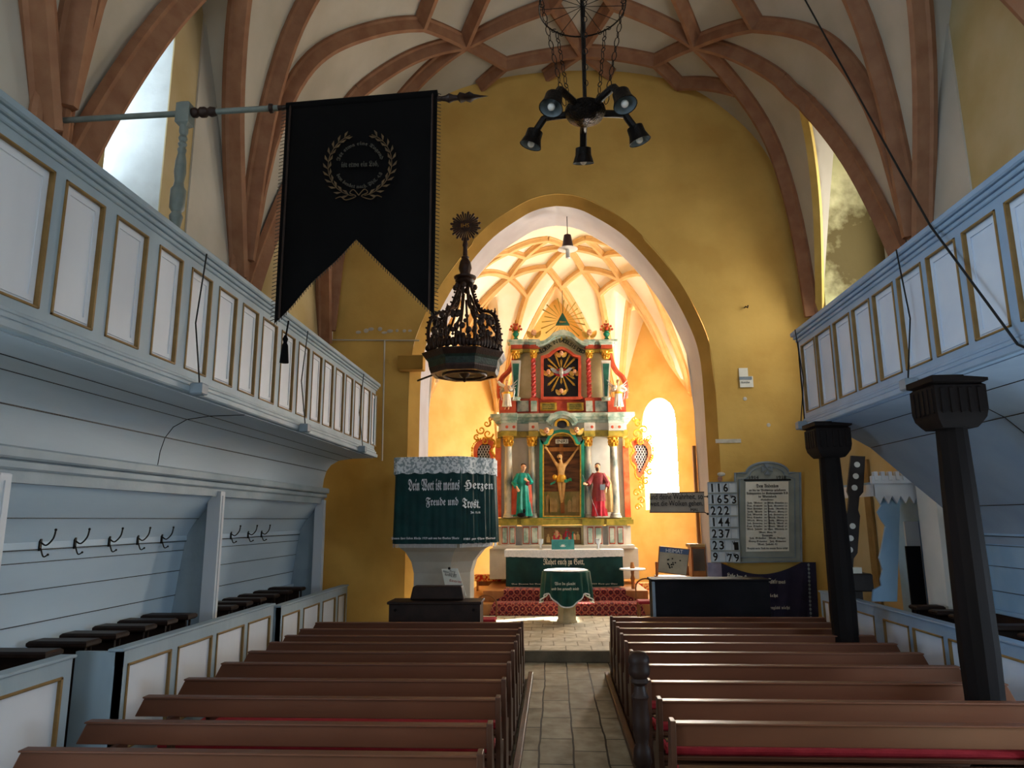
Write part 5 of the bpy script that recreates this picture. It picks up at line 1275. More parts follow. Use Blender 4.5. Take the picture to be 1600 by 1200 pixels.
q_=onface(.62,.10); text(fr('Dein Wort ist meines'),(q_.x,q_.y,3.46),1.15,.26,M['lace'],t,rz=fang)
ga=Vector(PP[1]); gb=Vector(PP[2]); gang=math.atan2((gb-ga).y,(gb-ga).x)
def onface2(f,off): q_=ga+(gb-ga)*f; nn=Vector(((gb-ga).y,-(gb-ga).x)).normalized(); return q_+nn*off
q_=onface2(.5,.13); text(fr('Herzen'),(q_.x,q_.y,3.44),.85,.24,M['lace'],t,rz=gang)
q_=onface(.76,.10); text(fr('Freude und'),(q_.x,q_.y,3.08),.72,.22,M['lace'],t,rz=fang)
q_=onface2(.28,.13); text(fr('Trost.'),(q_.x,q_.y,3.06),.5,.22,M['lace'],t,rz=gang)
q_=onface2(.4,.13); text(fr('Jer.')+' 15,16',(q_.x,q_.y,2.86),.28,.06,M['lace'],t,rz=gang)
q_=onface(.5,.14); text(fr('Frauen ihrer lieben Kirche')+' 1929 '+fr('und von der Großen Marie'),(q_.x,q_.y,2.32),1.5,.06,M['lace'],t,name='hem_lettering',rz=fang)
q_=onface2(.5,.17); text('1981 '+fr('zur Ehre Gottes'),(q_.x,q_.y,2.30),.9,.06,M['lace'],t,name='hem_lettering',rz=gang)
f=MB(); 
for i in range(130): p=onp(.02+.96*i/129,.07); f.tube([(p.x,p.y,2.21),(p.x,p.y-.005,2.12)],.008,3)
f.build('fringe',M['lace'],t)
# ---- sounding board
sx,sy=-2.23,15.95
t=thing('sounding_board','dark carved crown shaped sounding board hanging above the pulpit, topped by a sun disc','sounding board',(sx,sy,6.2))
def oct_(r,z,n=8,rot=math.pi/8): return [(sx+r*math.cos(rot+2*math.pi*k/n),sy+r*math.sin(rot+2*math.pi*k/n),z) for k in range(n)]
def loft(rows,cap=True):
    m=MB(); vs=[p for r in rows for p in r]; n=len(rows[0]); fs=[(i*n+j,i*n+(j+1)%n,(i+1)*n+(j+1)%n,(i+1)*n+j) for i in range(len(rows)-1) for j in range(n)]
    if cap: fs+=[tuple(range(n)),tuple(range((len(rows)-1)*n,len(rows)*n))]
    return m.add(vs,fs)
loft([oct_(.5,6.06),oct_(.72,6.03),oct_(.72,6.0),oct_(.8,6.0),oct_(.84,6.1),oct_(.84,6.14)]).build('underside',M['canopy'],t)
loft([oct_(.85,6.14),oct_(.87,6.28),oct_(.93,6.33)]).build('green_band',M['canopyg'],t)
loft([oct_(.93,6.33),oct_(1.0,6.42),oct_(1.02,6.46),oct_(.9,6.5)]).build('cornice',M['canopy'],t)
m=MB(); m.tube([(sx+.5*math.cos(a*.3927),sy+.5*math.sin(a*.3927),6.0) for a in range(16)],.035,6,closed=True); m.lathe([(.01,5.84),(.05,5.88),(.03,5.93),(.1,5.98),(.14,6.04)],(sx,sy,0),12); m.build('hanging_boss',M['canopy'],t,True)
cr_=MB(); rr=random.Random(2); ppo=oct_(.88,6.5)
for k in range(8):
    a,b=Vector(ppo[k]),Vector(ppo[(k+1)%8])
    for j in range(9):
        f=j/8; p=a+(b-a)*f; hh=.12+.16*math.sin(math.pi*f)**2; cr_.ball((p.x,p.y,6.52+hh*.5),.06,6,(1,1,hh*9)); 
    for j in range(4): f=(j+.5)/4; p=a+(b-a)*f; cr_.tube([(p.x+.06*math.cos(x_),p.y,6.62+.06*math.sin(x_)) for x_ in (0,1,2,3,4,5)],.014,4)
cr_.build('openwork_cresting',M['canopy'],t,True)
for k in range(8):
    a=math.pi/8+k*math.pi/4; c_,s_2=math.cos(a),math.sin(a)
    prof=[(.78,6.5),(.86,6.75),(.87,7.05),(.8,7.3),(.66,7.45),(.48,7.5),(.34,7.62),(.25,7.85),(.17,8.1),(.13,8.3)]
    pts=smooth_pts([(sx+r*c_,sy+r*s_2,z) for r,z in prof],4)
    m=MB().tube(pts,lambda t_:.045-.015*t_,6)
    for j in range(2,len(pts)-6,2): m.ball(tuple(Vector(pts[j])+Vector((c_*.05,s_2*.05,.02))),.028,5)
    m.build('crown_rib',M['canopy'],t,True)
    m=MB().lathe([(.02,0),(.035,.03),(.015,.07),(.035,.1),(.03,.13),(.02,.14),(.01,.2)],(sx+.8*c_,sy+.8*s_2,7.32),8); m.build('rib_finial',M['canopy'],t,True)
lf=MB(); rr=random.Random(4)
for k in range(8):
    a=math.pi/4*k+math.pi/4; 
    for j in range(26):
        z=rr.uniform(6.6,7.35); da=rr.uniform(-.3,.3); r=.74-.1*abs(z-6.95)+rr.uniform(-.03,.03)
        if rr.random()<.9: lf.ball((sx+r*math.cos(a+da),sy+r*math.sin(a+da),z),rr.uniform(.035,.075),6,(1,1,1.1))
    lf.tube([(sx+.7*math.cos(a),sy+.7*math.sin(a),6.55),(sx+.74*math.cos(a),sy+.74*math.sin(a),7.0),(sx+.5*math.cos(a),sy+.5*math.sin(a),7.35),(sx+.2*math.cos(a),sy+.2*math.sin(a),7.9)],.03,5)
lf.build('carved_foliage',M['canopy'],t,True)
MB().lathe([(.12,8.2),(.2,8.24),(.24,8.3),(.2,8.33),(.26,8.36),(.27,8.4),(.14,8.44),(.12,8.5),(.16,8.62),(.13,8.78),(.08,8.86),(.1,8.9),(.06,8.93),(.05,9.15),(.07,9.2),(.035,9.4)],(sx,sy,0),16).build('vase_finial',M['canopy'],t,True)
m=MB()
for k in range(8):
    a=k*math.pi/4; m.ball((sx+.24*math.cos(a),sy+.24*math.sin(a),8.14),.06,6,(1,1,1.3))
m.build('scroll_bracket',M['canopy'],t,True)
dz=9.7; m=MB()
for k in range(32):
    a=2*math.pi*k/32; R=.36 if k%2 else .31; w=.035
    m.px([(sx+.06*math.cos(a-.1),dz+.06*math.sin(a-.1)),(sx+R*math.cos(a-.07),dz+R*math.sin(a-.07)),(sx+R*1.07*math.cos(a),dz+R*1.07*math.sin(a)),(sx+R*math.cos(a+.07),dz+R*math.sin(a+.07)),(sx+.06*math.cos(a+.1),dz+.06*math.sin(a+.1))],sy-.02,sy+.02)
so_=m.build('sun_disc',M['canopy'],t); text('IHS',(sx,sy-.045,dz),.2,.1,M['dgold'],so_)
MB().lathe([(.14,sy-.04),(.14,sy-.02)],(sx,0,dz),16,ax=Vector((0,1,0))).build('disc_centre',M['canopy'],so_)
MB().tube([(sx-.7,sy+.3,6.25),(-3.0,16.8,6.25),(-3.62,17.45,6.2)],.025,6).build('iron_wall_bar',M['iron'],t)
# impost block on the arch
struct('trim_4',MB().box(-4.1,-3.45,17.2,17.55,6.45,6.82,.02),M['chamfer'])
# ================= LEFT FOREGROUND DESK =================
t=thing('wooden_desk','dark brown desk front behind the left pews, below the pulpit','desk',(-2.5,13.75,0))
l=at(608,940,Y=13.6); r=at(750,940,Y=13.6); zt=l.z
MB().box(l.x,r.x,13.6,14.2,0,zt-.05).build('desk_body',M['darkwood'],t); MB().box(l.x-.03,r.x+.03,13.55,14.22,zt-.05,zt,.01).build('desk_top',M['darkwood'],t)
for x in (l.x+.12,r.x-.12): MB().ball((x,13.59,zt-.15),.025,8).build('screw_head',M['iron'],t)
a=[at(640,938,Y=13.75),at(725,938,Y=13.75),at(721,916,Y=13.75),at(645,916,Y=13.75)]
o=MB().px([(p.x,p.z+ (.004 if i<2 else 0)) for i,p in enumerate(a)],13.75,14.05).build('instrument_case',M['darkwood'],None,bevel=.03); tag(o,'dark brown case with sloping sides lying on the desk below the pulpit','case')
t=thing('notice_sheet','white printed notice sheet hanging crooked on the pulpit foot','notice',tuple(at(708,910,Y=15.45)))
c=[at(690,889,Y=15.45),at(715,888,Y=15.45),at(729,931,Y=15.4),at(699,934,Y=15.4)]
MB().add([tuple(p) for p in c]+[tuple(p+Vector((0,.015,0))) for p in c],[(0,1,2,3),(7,6,5,4),(0,4,5,1),(1,5,6,2),(2,6,7,3),(3,7,4,0)]).build('sheet',M['paper'],t)
for (px,py,w_,s_) in ((697,893,.13,'Heimat'),(700,898,.13,'Kirche'),(707,893,.12,'Burg'),(708,897,.16,'10 Uhr'),(709,900,.1,'LEI'),(712,908,.26,'Eintritt')):
    q_=at(px,py,Y=15.38); text(s_,tuple(q_),w_,.05,M['ink'] if s_!='Eintritt' else M['redink'],t,ry=-.15,ext=.002)
p=at(702,888,Y=15.43); MB().ball(tuple(p),.03,8).build('clip',M['iron'],t)
# ================= RIGHT FOREGROUND =================
t=thing('black_desk','long black painted desk front behind the right pews','desk',(2.9,14,0))
l=at(1019,905,Y=13.7); r=at(1201,905,Y=13.7); zt=l.z
MB().box(l.x,r.x,13.7,14.2,0,zt-.04).build('desk_body',M['blackwood'],t); MB().box(l.x-.03,r.x+.03,13.66,14.25,zt-.04,zt,.012).build('desk_top',M['blackwood'],t)
MB().box(l.x-.012,l.x+.04,13.66,13.7,0,zt-.04,.01).build('edge_strip',M['navywood'],t)
m=MB(); m.box(l.x+.3,r.x-.3,13.69,13.70,.35,.37); m.box(l.x+.3,r.x-.3,13.69,13.70,zt-.5,zt-.48); m.build('panel_moulding',M['blackwood'],t)
def red_stool(px,py,Y,label):
    p=at(px,py,Y=Y); t=thing('chair',label,'chair',(p.x,Y,.2))
    MB().box(p.x-.22,p.x+.22,Y-.2,Y+.25,p.z-.06,p.z,.025).build('red_seat_cushion',M['redcloth'],t)
    for dx in (-.19,.19):
        for dy in (-.17,.22): MB().tube([(p.x+dx,Y+dy,.2),(p.x+dx,Y+dy,p.z-.06)],.02,6).build('leg',M['oak'],t)
    m=MB(); m.tube(smooth_pts([(p.x-.2,Y+.25,p.z-.05),(p.x-.2,Y+.28,p.z+.3),(p.x,Y+.3,p.z+.42),(p.x+.2,Y+.28,p.z+.3),(p.x+.2,Y+.25,p.z-.05)],4),.018,6); m.build('bentwood_back',M['oak'],t,True)
red_stool(1012,938,15.6,'bentwood chair with a red seat cushion, beside the long black desk')
red_stool(758,966,14.9,'bentwood chair with a red seat cushion, beside the brown desk below the pulpit')
# round table
p=at(988,888,Y=20.6); t=thing('pedestal_table','small round white topped table on a turned leg, right of the altar','table',(p.x,20.6,.5))
MB().lathe([(.36,p.z-.04),(.37,p.z-.02),(.36,p.z)],(p.x,20.6,0),28).build('table_top',M['lace'],t,True)
MB().lathe([(.12,.74),(.05,.78),(.04,.95),(.065,1.05),(.04,1.15),(.055,1.3),(.04,1.5),(.08,p.z-.04)],(p.x,20.6,0),14).build('turned_leg',M['oak'],t,True)
m=MB(); m.box(p.x-.22,p.x+.22,20.45,20.75,.68,.74,.01); m.box(p.x-.2,p.x-.12,20.47,20.73,.50,.68); m.box(p.x+.12,p.x+.2,20.47,20.73,.50,.68); m.build('foot_block',M['dgreen'],t)
# benches
for s,(pa,pb,py),lab in ((-1,(742,795,899),'low wooden bench with a red embroidered cloth, left of the altar'),(1,(984,1040,912),'low wooden bench with a red embroidered cloth, right of the altar')):
    Y=23.0 if s<0 else 22.3; a=at(pa,py,Y=Y); b=at(pb,py,Y=Y); zb=.49 if s<0 else .49; t=thing('bench',lab,'bench',((a.x+b.x)/2,Y,zb))
    MB().box(a.x,b.x,Y,Y+.4,a.z-.05,a.z,.01).build('seat',M['oak'],t); MB().box(a.x-.01,b.x+.01,Y-.015,Y+.38,a.z,a.z+.012).box(a.x-.01,b.x+.01,Y-.02,Y-.008,a.z-.18,a.z+.012).build('embroidered_cloth',mat('red_embroidery','b3261c','dfb36a',14,.9,lo=.45,hi=.55),t)
    for x in (a.x+.05,b.x-.1): MB().box(x,x+.05,Y+.02,Y+.38,zb,a.z-.05).build('leg',M['oak'],t)
    MB().box(a.x+.1,b.x-.1,Y+.1,Y+.13,zb+.15,a.z-.06).build('rail',M['oak'],t)
# picture board on a chair, cupboard
t=thing('picture_board','framed poster board with a white title leaning askew behind the black desk','poster board',tuple(at(1052,895,Y=18.3)))
c=[at(1030,853,Y=18.3),at(1078,858,Y=18.3),at(1073,900,Y=18.2),at(1027,894,Y=18.2)]
MB().add([tuple(p_) for p_ in c]+[tuple(p_+Vector((0,.04,0))) for p_ in c],[(0,1,2,3),(7,6,5,4),(0,4,5,1),(1,5,6,2),(2,6,7,3),(3,7,4,0)]).build('frame',M['oak'],t)
def bil(u,v,off): p_=(c[0]*(1-u)+c[1]*u)*(1-v)+(c[3]*(1-u)+c[2]*u)*v; return tuple(p_+Vector((0,-off,0)))
MB().sheet(lambda u,v:bil(.03+.94*u,.2+.77*v,.012),1,1,.01,(0,1,0)).build('poster',mat('grey_poster','a39c8a','b5ad99',4,.8),t)
MB().sheet(lambda u,v:bil(.03+.94*u,.03+.19*v,.014),1,1,.01,(0,1,0)).build('poster_header',mat('poster_blue','55678a',None,3,.8),t)
text('HEIMAT',bil(.5,.13,.03),.42,.09,M['lace'],t,ry=-.09)
m=MB(); rr=random.Random(8)
for k in range(16): 
    q_=bil(.3+.42*rr.random(),.38+.4*rr.random(),.016); m.ball(q_,.018,5,(1.3,.4,1))
m.build('printed_emblems',M['ink'],t)
t=thing('wooden_chair','brown wooden chair holding the tilted poster board','chair',tuple(at(1050,930,Y=18.5)))
a=at(1024,878,Y=18.5); b=at(1076,878,Y=18.5); zz=at(1050,899,Y=18.5).z
m=MB(); m.box(a.x,a.x+.06,18.5,18.56,.2,a.z,.01); m.box(b.x-.06,b.x,18.5,18.56,.2,a.z-.1,.01); m.build('back_post',M['oak'],t)
MB().box(a.x,b.x,18.3,18.8,zz-.06,zz-.01,.01).build('seat',M['oak'],t)
for x in (a.x+.03,b.x-.08): MB().box(x,x+.05,18.32,18.37,.2,zz-.06).build('leg',M['oak'],t)
a=at(1079,846,Y=18.6); b=at(1089,846,Y=18.6); t=thing('cupboard','narrow glazed brown cupboard against the inside of the chancel arch','cupboard',(3.4,18.8,.2))
zt=at(1084,850,Y=18.6).z; MB().box(a.x,3.6,18.6,19.05,.2,zt-.08).build('case',M['oak'],t); MB().box(a.x-.04,3.6,18.56,19.08,zt-.08,zt,.01).build('top',M['tan'],t)
MB().box(a.x+.04,3.58,18.585,18.6,1.4,zt-.12).build('glass_door',mat('cupboard_glass','4c4a44',None,3,.1,spec=.8),t)
MB().lathe([(.04,1.45),(.04,1.62),(.015,1.68),(.015,1.74)],(a.x+.2,18.56,0),10).build('bottle',M['ink'],t,True) if False else None
MB().box(3.5,3.58,18.95,19.08,.2,4.6).build('post',M['oak'],t)
# ---- boards on the east wall
WY=17.44
t=thing('hymn_board','tilted pale blue hymn number board beside the chancel arch','number board',tuple(at(1130,815,Y=WY)))
WH=17.27; c=[at(1104.5,753.5,Y=WH),at(1150,752.5,Y=WH),at(1156,879,Y=WH),at(1110.5,878.5,Y=WH)]
def bl2(u,v,off,c=c): p_=(c[0]*(1-u)+c[1]*u)*(1-v)+(c[3]*(1-u)+c[2]*u)*v; return tuple(p_+Vector((0,-off,0)))
MB().add([bl2(u,v,o_) for o_ in (0,.05) for u,v in ((0,0),(1,0),(1,1),(0,1))],[(0,1,2,3),(7,6,5,4),(0,4,5,1),(1,5,6,2),(2,6,7,3),(3,7,4,0)]).build('board',M['numboard'],t)
MB().box(c[0].x+.2,c[1].x-.2,17.26,17.49,c[0].z-.6,c[0].z-.4).build('wall_bracket',M['darkwood'],t)
tilt=-math.atan2((c[3]-c[0]).x,(c[0]-c[3]).z)
for r_ in range(8):
    v=r_/7; m=MB(); m.add([bl2(u,min(1,max(0,v+dv)),o_) for o_ in (.05,.085) for u,dv in ((0,-.006),(1,-.006),(1,.006),(0,.006))],[(0,1,2,3),(7,6,5,4),(0,4,5,1),(1,5,6,2),(2,6,7,3),(3,7,4,0)]); m.build('slat',M['greyboard'],t)
rows=['116 ','165V.3','222 ','144 ','237 ','23 V.1','9 V.7V.9']
cells=[['1','1','6',''],['1','6','5','V3'],['2','2','2',''],['1','4','4',''],['2','3','7',''],['2','3','','V1'],['9','','V7','V9']]
for r_,row in enumerate(cells):
    for k,sx_ in enumerate(row):
        u0=.05+.23*k; v0=(r_+.12)/7; v1=(r_+.92)/7
        m=MB(); m.add([bl2(u,v,o_) for o_ in (.05,.06) for u,v in ((u0,v0),(u0+.2,v0),(u0+.2,v1),(u0,v1))],[(0,1,2,3),(7,6,5,4),(0,4,5,1),(1,5,6,2),(2,6,7,3),(3,7,4,0)]); co=m.build('number_card',M['numcard'],t)
        if sx_:
            if len(sx_)==1: text(sx_,bl2(u0+.1,(v0+v1)/2,.068),None if sx_=='1' else .11,.2,M['ink'],co,name='numeral',bold=.02,ry=tilt,ext=.003)
            else: text('V',bl2(u0+.05,v0+.03,.068),.06,.09,M['ink'],co,name='numeral',bold=.02,ry=tilt,ext=.003); text(sx_[1],bl2(u0+.14,(v0+v1)/2+.01,.068),.10,.18,M['ink'],co,name='numeral',bold=.02,ry=tilt,ext=.003)
t=thing('plaster_relief','small broken plaster ornament on the wall above the hymn board','ornament',tuple(at(1126,742,Y=WY)))
p=at(1127,741,Y=WY); MB().ball(tuple(p),.09,10,(1.1,.4,.6)).build('cap',M['scar'],t,True); p=at(1125,748,Y=WY); MB().ball(tuple(p),.06,8,(1,.4,1.2)).build('head',mat('relief_paint','8d5b4a','b08a74',12,.8),t,True)
# memorial
t=thing('memorial_plaque','grey wooden war memorial plaque with rounded top and white lettered panel','plaque',tuple(at(1200,800,Y=WY)))
out=[(1148.5,879),(1148.5,739),(1166,739)]+[(1199-33*math.cos(math.pi*i/14),739-16.5*math.sin(math.pi*i/14)) for i in range(15)]+[(1250,738),(1252,877)]
ol=outl(out,WY-.1); MB().px(ol,WY-.1,WY).build('board',M['greyboard'],t)
inn_=outl([(1156,871),(1156,748),(1166,748)]+[(1199-27*math.cos(math.pi*i/14),742-13*math.sin(math.pi*i/14)) for i in range(15)]+[(1242,748),(1243,871)],WY-.12)
fr2=MB(); k=len(inn_)
fr2.tube([(x,WY-.11,z) for x,z in inn_],.018,5,closed=True); 
fr2.tube([(x,WY-.115,z) for x,z in ol],.03,5,closed=True); fr2.build('carved_moulding',M['navywood'],t)
q_=outl([(1166,862),(1165,753),(1232,752),(1233,861)],WY-.13); MB().px(q_,WY-.13,WY-.09).build('white_panel',M['paper'],t)
m=MB(); bxp(m,1163,1236,748.5,751,WY-.14,.06); m.build('dark_rail',M['ink'],t)
cc=at(1199,733,Y=WY-.14)
m=MB()
for k in range(4):
    a=k*math.pi/2+math.pi/2; d1=Vector((math.cos(a),math.sin(a))); d2=Vector((-d1.y,d1.x)); m.px([(cc.x+q.x,cc.z+q.y) for q in (d1*.01,d1*.13+d2*.07,d1*.13-d2*.07)],WY-.14,WY-.11)
m.build('iron_cross',M['navywood'],t)
text('1914',tuple(at(1178,746,Y=WY-.12)),.22,.08,M['ink'],t); text('1918',tuple(at(1221,746,Y=WY-.12)),.22,.08,M['ink'],t)
ty=WY-.14
L1=[('Dem Andenken',759,.52,.09),('an die im Weltkriege gefallenen',766,.86,.07),('Volksgenossen der Kirchengemeinde A.B.',771,.98,.07),('in Wurmloch',776,.42,.07),('Gefallene:',781,.3,.05)]
for s_,y_,w_,h_ in L1: text(fr(s_),tuple(at(1199,y_,Y=ty)),w_,h_,M['ink'],t,ext=.002)
nl=['Joh. Weber','Dan. Schloss','Mart. Fleischer','Joh. Fink','Joh. Weprich','Mich. Schuster','Mich. Krez','Joh. Henning','Sam. Schuller','Mich. Jakobi']
nr=['Mich. Schuller','Joh. Krasser','Joh. Roth','Mart. Krez','Joh. Henning','Mich. Roth','Joh. Krez','Mich. Wolf','Mart. Wolf','Dan. Motsch']
for i in range(10):
    y_=786+i*4.55; text(fr(nl[i]),tuple(at(1179,y_,Y=ty)),.36,.055,M['ink'],t,ext=.002); text(str(20+i*2),tuple(at(1196,y_,Y=ty)),.06,.035,M['ink'],t,ext=.002); text(fr(nr[i]),tuple(at(1212,y_,Y=ty)),.38,.055,M['ink'],t,ext=.002); text(str(21+i*2),tuple(at(1228,y_,Y=ty)),.06,.035,M['ink'],t,ext=.002)
m=MB(); a=at(1199.5,784,Y=ty); b=at(1200.5,829,Y=ty); m.box(a.x,a.x+.006,ty-.002,ty+.01,b.z,a.z); m.build('ruled_line',M['ink'],t)
for s_,y_,w_ in (('Mart. Krez 38',832,.4),('Vermisst:',836.5,.26),('Joh. Schuller   Mich. Bolger',841,.84),('Georg Schuster   Joh. Schuster',846,.86),('Mart. Jakobi 42',850.5,.46),('Vergiss mein Volk die treuen Toten nicht!',857,.94)): text(fr(s_),tuple(at(1199,y_,Y=ty)),w_,.055,M['ink'],t,ext=.002)
# verse sign
t=thing('verse_sign','grey wooden verse sign hooked to the hymn board, reaching into the arch','sign',tuple(at(1057,785,Y=17.3)))
q_=outl([(1015.5,800),(1015.5,771.5),(1100,769.5),(1101,800)],17.3); MB().px(q_,17.3,17.35).build('board',M['signgrey'],t)
m=MB(); q2=[(x,17.32,z) for x,z in q_]; m.tube(q2,.022,5,closed=True); m.build('dark_edge',M['darkwood'],t)
text('und deine Wahrheit, so',tuple(at(1056.5,776.5,Y=17.285)),1.26,.16,M['ink'],t); text('weit die Wolken gehen.',tuple(at(1056.5,787.5,Y=17.285)),1.26,.16,M['ink'],t); text('MAL.',tuple(at(1086,796.5,Y=17.285)),.2,.07,M['ink'],t)
m=MB()
for ya,yb in ((776,776),(800,803)): a=at(1100,ya,Y=17.32); b=at(1106,yb,Y=17.25); m.tube([tuple(a),tuple(b)],.012,5); m.ball(tuple(b),.03,6)
m.build('iron_hook',M['iron'],t)
# papers and marks on the walls
def quad(px0,px1,py0,py1,Y,name,ml,label,cat,th=.01):
    o=MB(); bxp(o,px0,px1,py0,py1,Y,th,0); o=o.build(name,M[ml]); return tag(o,label,cat)
t=thing('wall_note','two white paper notes with a grey strip pinned high right of the arch','note',tuple(at(1165,590,Y=17.48)))
m=MB(); bxp(m,1155,1169,575,598,17.48,.01,0); m.build('upper_sheet',M['paper'],t); m=MB(); bxp(m,1156,1177,588,605,17.47,.01,0); m.build('lower_sheet',M['paper'],t); m=MB(); bxp(m,1155,1175,588.5,593,17.46,.01,0); m.build('grey_strip',M['navywood'],t)
text('Kirche',tuple(at(1165,597,Y=17.46)),.2,.05,M['ink'],t,ext=.002)
quad(1118,1158,686,692,17.485,'paper_strip','scar','torn grey paper strip on the ochre wall above the hymn board','paper')
for i,(x,y,r) in enumerate(((1164,623,.05),(1201,664,.05))): p=at(x,y,Y=17.495); o=MB().ball(tuple(p),r,8,(1,.15,1)).build('plaster_chip',M['scar']); tag(o,'white chip in the ochre plaster, '+('below the paper notes' if i==0 else 'lower right of the paper notes'),'plaster mark')
p=at(1165,479,Y=17.4); o=MB().tube([tuple(p+Vector((0,.09,0))),tuple(p),tuple(p+Vector((.05,0,-.03))),tuple(p+Vector((.06,0,.03)))],.018,6).build('wall_hook',M['iron']); tag(o,'iron hook high on the ochre wall right of the arch','hook')
t=thing('cable_conduit','white cable conduit running over the ochre wall left of the arch','conduit',tuple(at(600,600,Y=17.48)))
Yc=17.465
pp=lambda x,y: tuple(at(x,y,Y=Yc))
m=MB(); m.tube([pp(521,455),pp(519,531),pp(655,532)],.022,4); m.build('upper_run',M['conduit'],t)
m=MB(); m.tube([pp(601,532),pp(597,720)],.022,4); m.build('lower_run',M['conduit'],t)
m=MB(); bxp(m,518,525,448,458,17.42,.08); m.build('junction_box',M['conduit'],t)
rr=random.Random(1)
for i in range(9): p=at(562+i*10+rr.uniform(-3,3),517+rr.uniform(-3,3),Y=17.49); o=MB().ball(tuple(p),.07,7,(rr.uniform(.6,1.3),.1,rr.uniform(.5,1))).build('plaster_patch',M['scar']); tag(o,'pale plaster patches in a row above the conduit, left of the arch','plaster mark','plaster patches above the conduit')
# cloth on the wall
t=thing('hanging_cloth','black and purple lettered altar cloth hung on the wall below the memorial plaque','cloth',tuple(at(1190,920,Y=17.3)))
tl_,tr_=at(1105,879,Y=17.3),at(1275,878,Y=17.3)
def hc(u,v):
    sag=.27*math.sin(math.pi*min(1,max(0,(u-.12)/.75)))**1.0*(1-v*.75)
    return (tl_.x+(tr_.x-tl_.x)*u-.06*u*v,17.3+.03*math.sin(u*40+v*4)*v+.02*math.sin(u*15),tl_.z-sag-1.6*v)
MB().sheet(hc,70,10,.012,(0,1,0)).build('cloth_body',M['purple'],t,True)
MB().sheet(lambda u,v:tuple(Vector(hc(.13*u,v))+Vector((0,-.02,0))),8,8,.01,(0,1,0)).build('lilac_edge',mat('lilac_cloth','8a8499','9c96ab',5,.8),t,True)
text(fr('Lobe den Herrn meine Seele'),(tl_.x+1.0,17.24,tl_.z-.36),1.15,.12,M['paper'],t,ry=-.13); 
for (px,py,w_,s_) in ((1215,909,.35,'und was'),(1207,931,.25,'nicht'),(1217,950,.5,'vergiss nicht')): text(fr(s_),(at(px,py,Y=17.24).x,17.24,at(px,py,Y=17.24).z),w_,.09,M['paper'],t)
m=MB(); [m.ball(tuple(Vector(hc(.93,.04+.9*i/16))+Vector((0,-.02,0))),.03,5,(1,.3,1.3)) for i in range(17)]; m.build('embroidered_border',M['navywood'],t)
# carved board with holes, book stand at right
t=thing('carved_post_board','dark board with six round holes standing at the right wall beside the far column','carved board',(5.7,13,1.5))
Yk=12.9
ob_=outl([(1330,712),(1352,713),(1349,769),(1343,776),(1341,797),(1344,806),(1340,864),(1334,873),(1333,890),(1326,890),(1327,862),(1322,806),(1325,797),(1327,776),(1324,768)],Yk)
m=MB().px(ob_,Yk,Yk+.05); m.build('board',M['carved'],t)
for px,py in ((1339,726),(1337,744),(1335,762),(1332,822),(1329,841),(1328,859)):
    p=at(px,py,Y=Yk-.01); MB().lathe([(.05,-.012),(.05,.0)],tuple(p),14,ax=Vector((0,1,0))).build('round_hole',M['white'],t,True)
p=at(1331,895,Y=Yk); MB().box(p.x-.25,p.x+.3,Yk-.1,Yk+.3,1.45,1.75,.02).build('block',M['carved'],t); MB().box(p.x-.15,p.x+.15,Yk,Yk+.2,0,1.45).build('stand',M['carved'],t)
m=MB(); [m.box(p.x-.15,p.x+.15,Yk-.06,Yk+.2,1.752+.02*i,1.77+.02*i) for i in range(5)]; o=m.build('paper_stack',M['paper']); tag(o,'stack of papers on the dark stand below the carved board','papers')
# blue canopy stall
t=thing('canopied_stall','pale blue wooden stall with scalloped canopy at the right wall','stall',(6.0,13,0))
Yb=12.75; x0=at(1364,800,Y=Yb).x; zt=at(1400,742,Y=Yb).z
sp_=outl([(1372,778),(1377,790),(1371,800),(1377,812),(1384,822),(1380,845),(1374,872),(1380,890),(1376,905),(1378,915),(1365,922),(1363,940),(1402,940),(1406,800),(1406,778)],Yb)
m=MB().px(sp_,Yb,Yb+.05); m.build('curved_side',M['bluep'],t)
m=MB(); m.box(x0+.02,6.44,Yb-.12,Yb-.07,at(1400,775,Y=Yb).z+.0,zt-.16); 
zl=at(1400,775,Y=Yb).z; k=0; xx=x0+.02
while xx<6.4: m.px([(xx,zl),(xx+.14,zl),(xx+.07,zl-.13)],Yb-.12,Yb-.07); xx+=.14
m.box(x0+.02,x0+.06,Yb-.1,Yb+1.2,zl,zt-.16); m.build('scalloped_valance',M['panel'],t)
m=MB(); m.box(x0-.04,6.44,Yb-.18,Yb-.1,zt-.16,zt-.02,.01); xx=x0
while xx<6.4: m.box(xx,xx+.06,Yb-.2,Yb-.1,zt-.1,zt+.05,.005); xx+=.12
m.build('dentil_crest',M['panel'],t)
MB().box(x0+.02,6.44,Yb-.1,Yb+1.2,zt-.16,zt-.12).build('roof_board',M['bluep'],t)
MB().box(6.2,6.26,Yb+.05,Yb+1.2,.1,zt-.16).build('back_board',M['bluep'],t)
a=at(1412,815,Y=Yb+.3); MB().box(a.x,6.19,Yb+.28,Yb+.32,.1,a.z).build('inner_door',M['panel'],t); MB().box(a.x-.05,6.15,Yb+.22,Yb+.26,.1,2.2).build('dark_panel',M['blackwood'],t)
# brown painted strip on the far right wall
o=MB(); o.box(6.39,6.44,15.3,15.6,.2,3.9); tag(o.build('painted_strip',M['gilt']),'narrow brown board on the right wall behind the carved board','board')
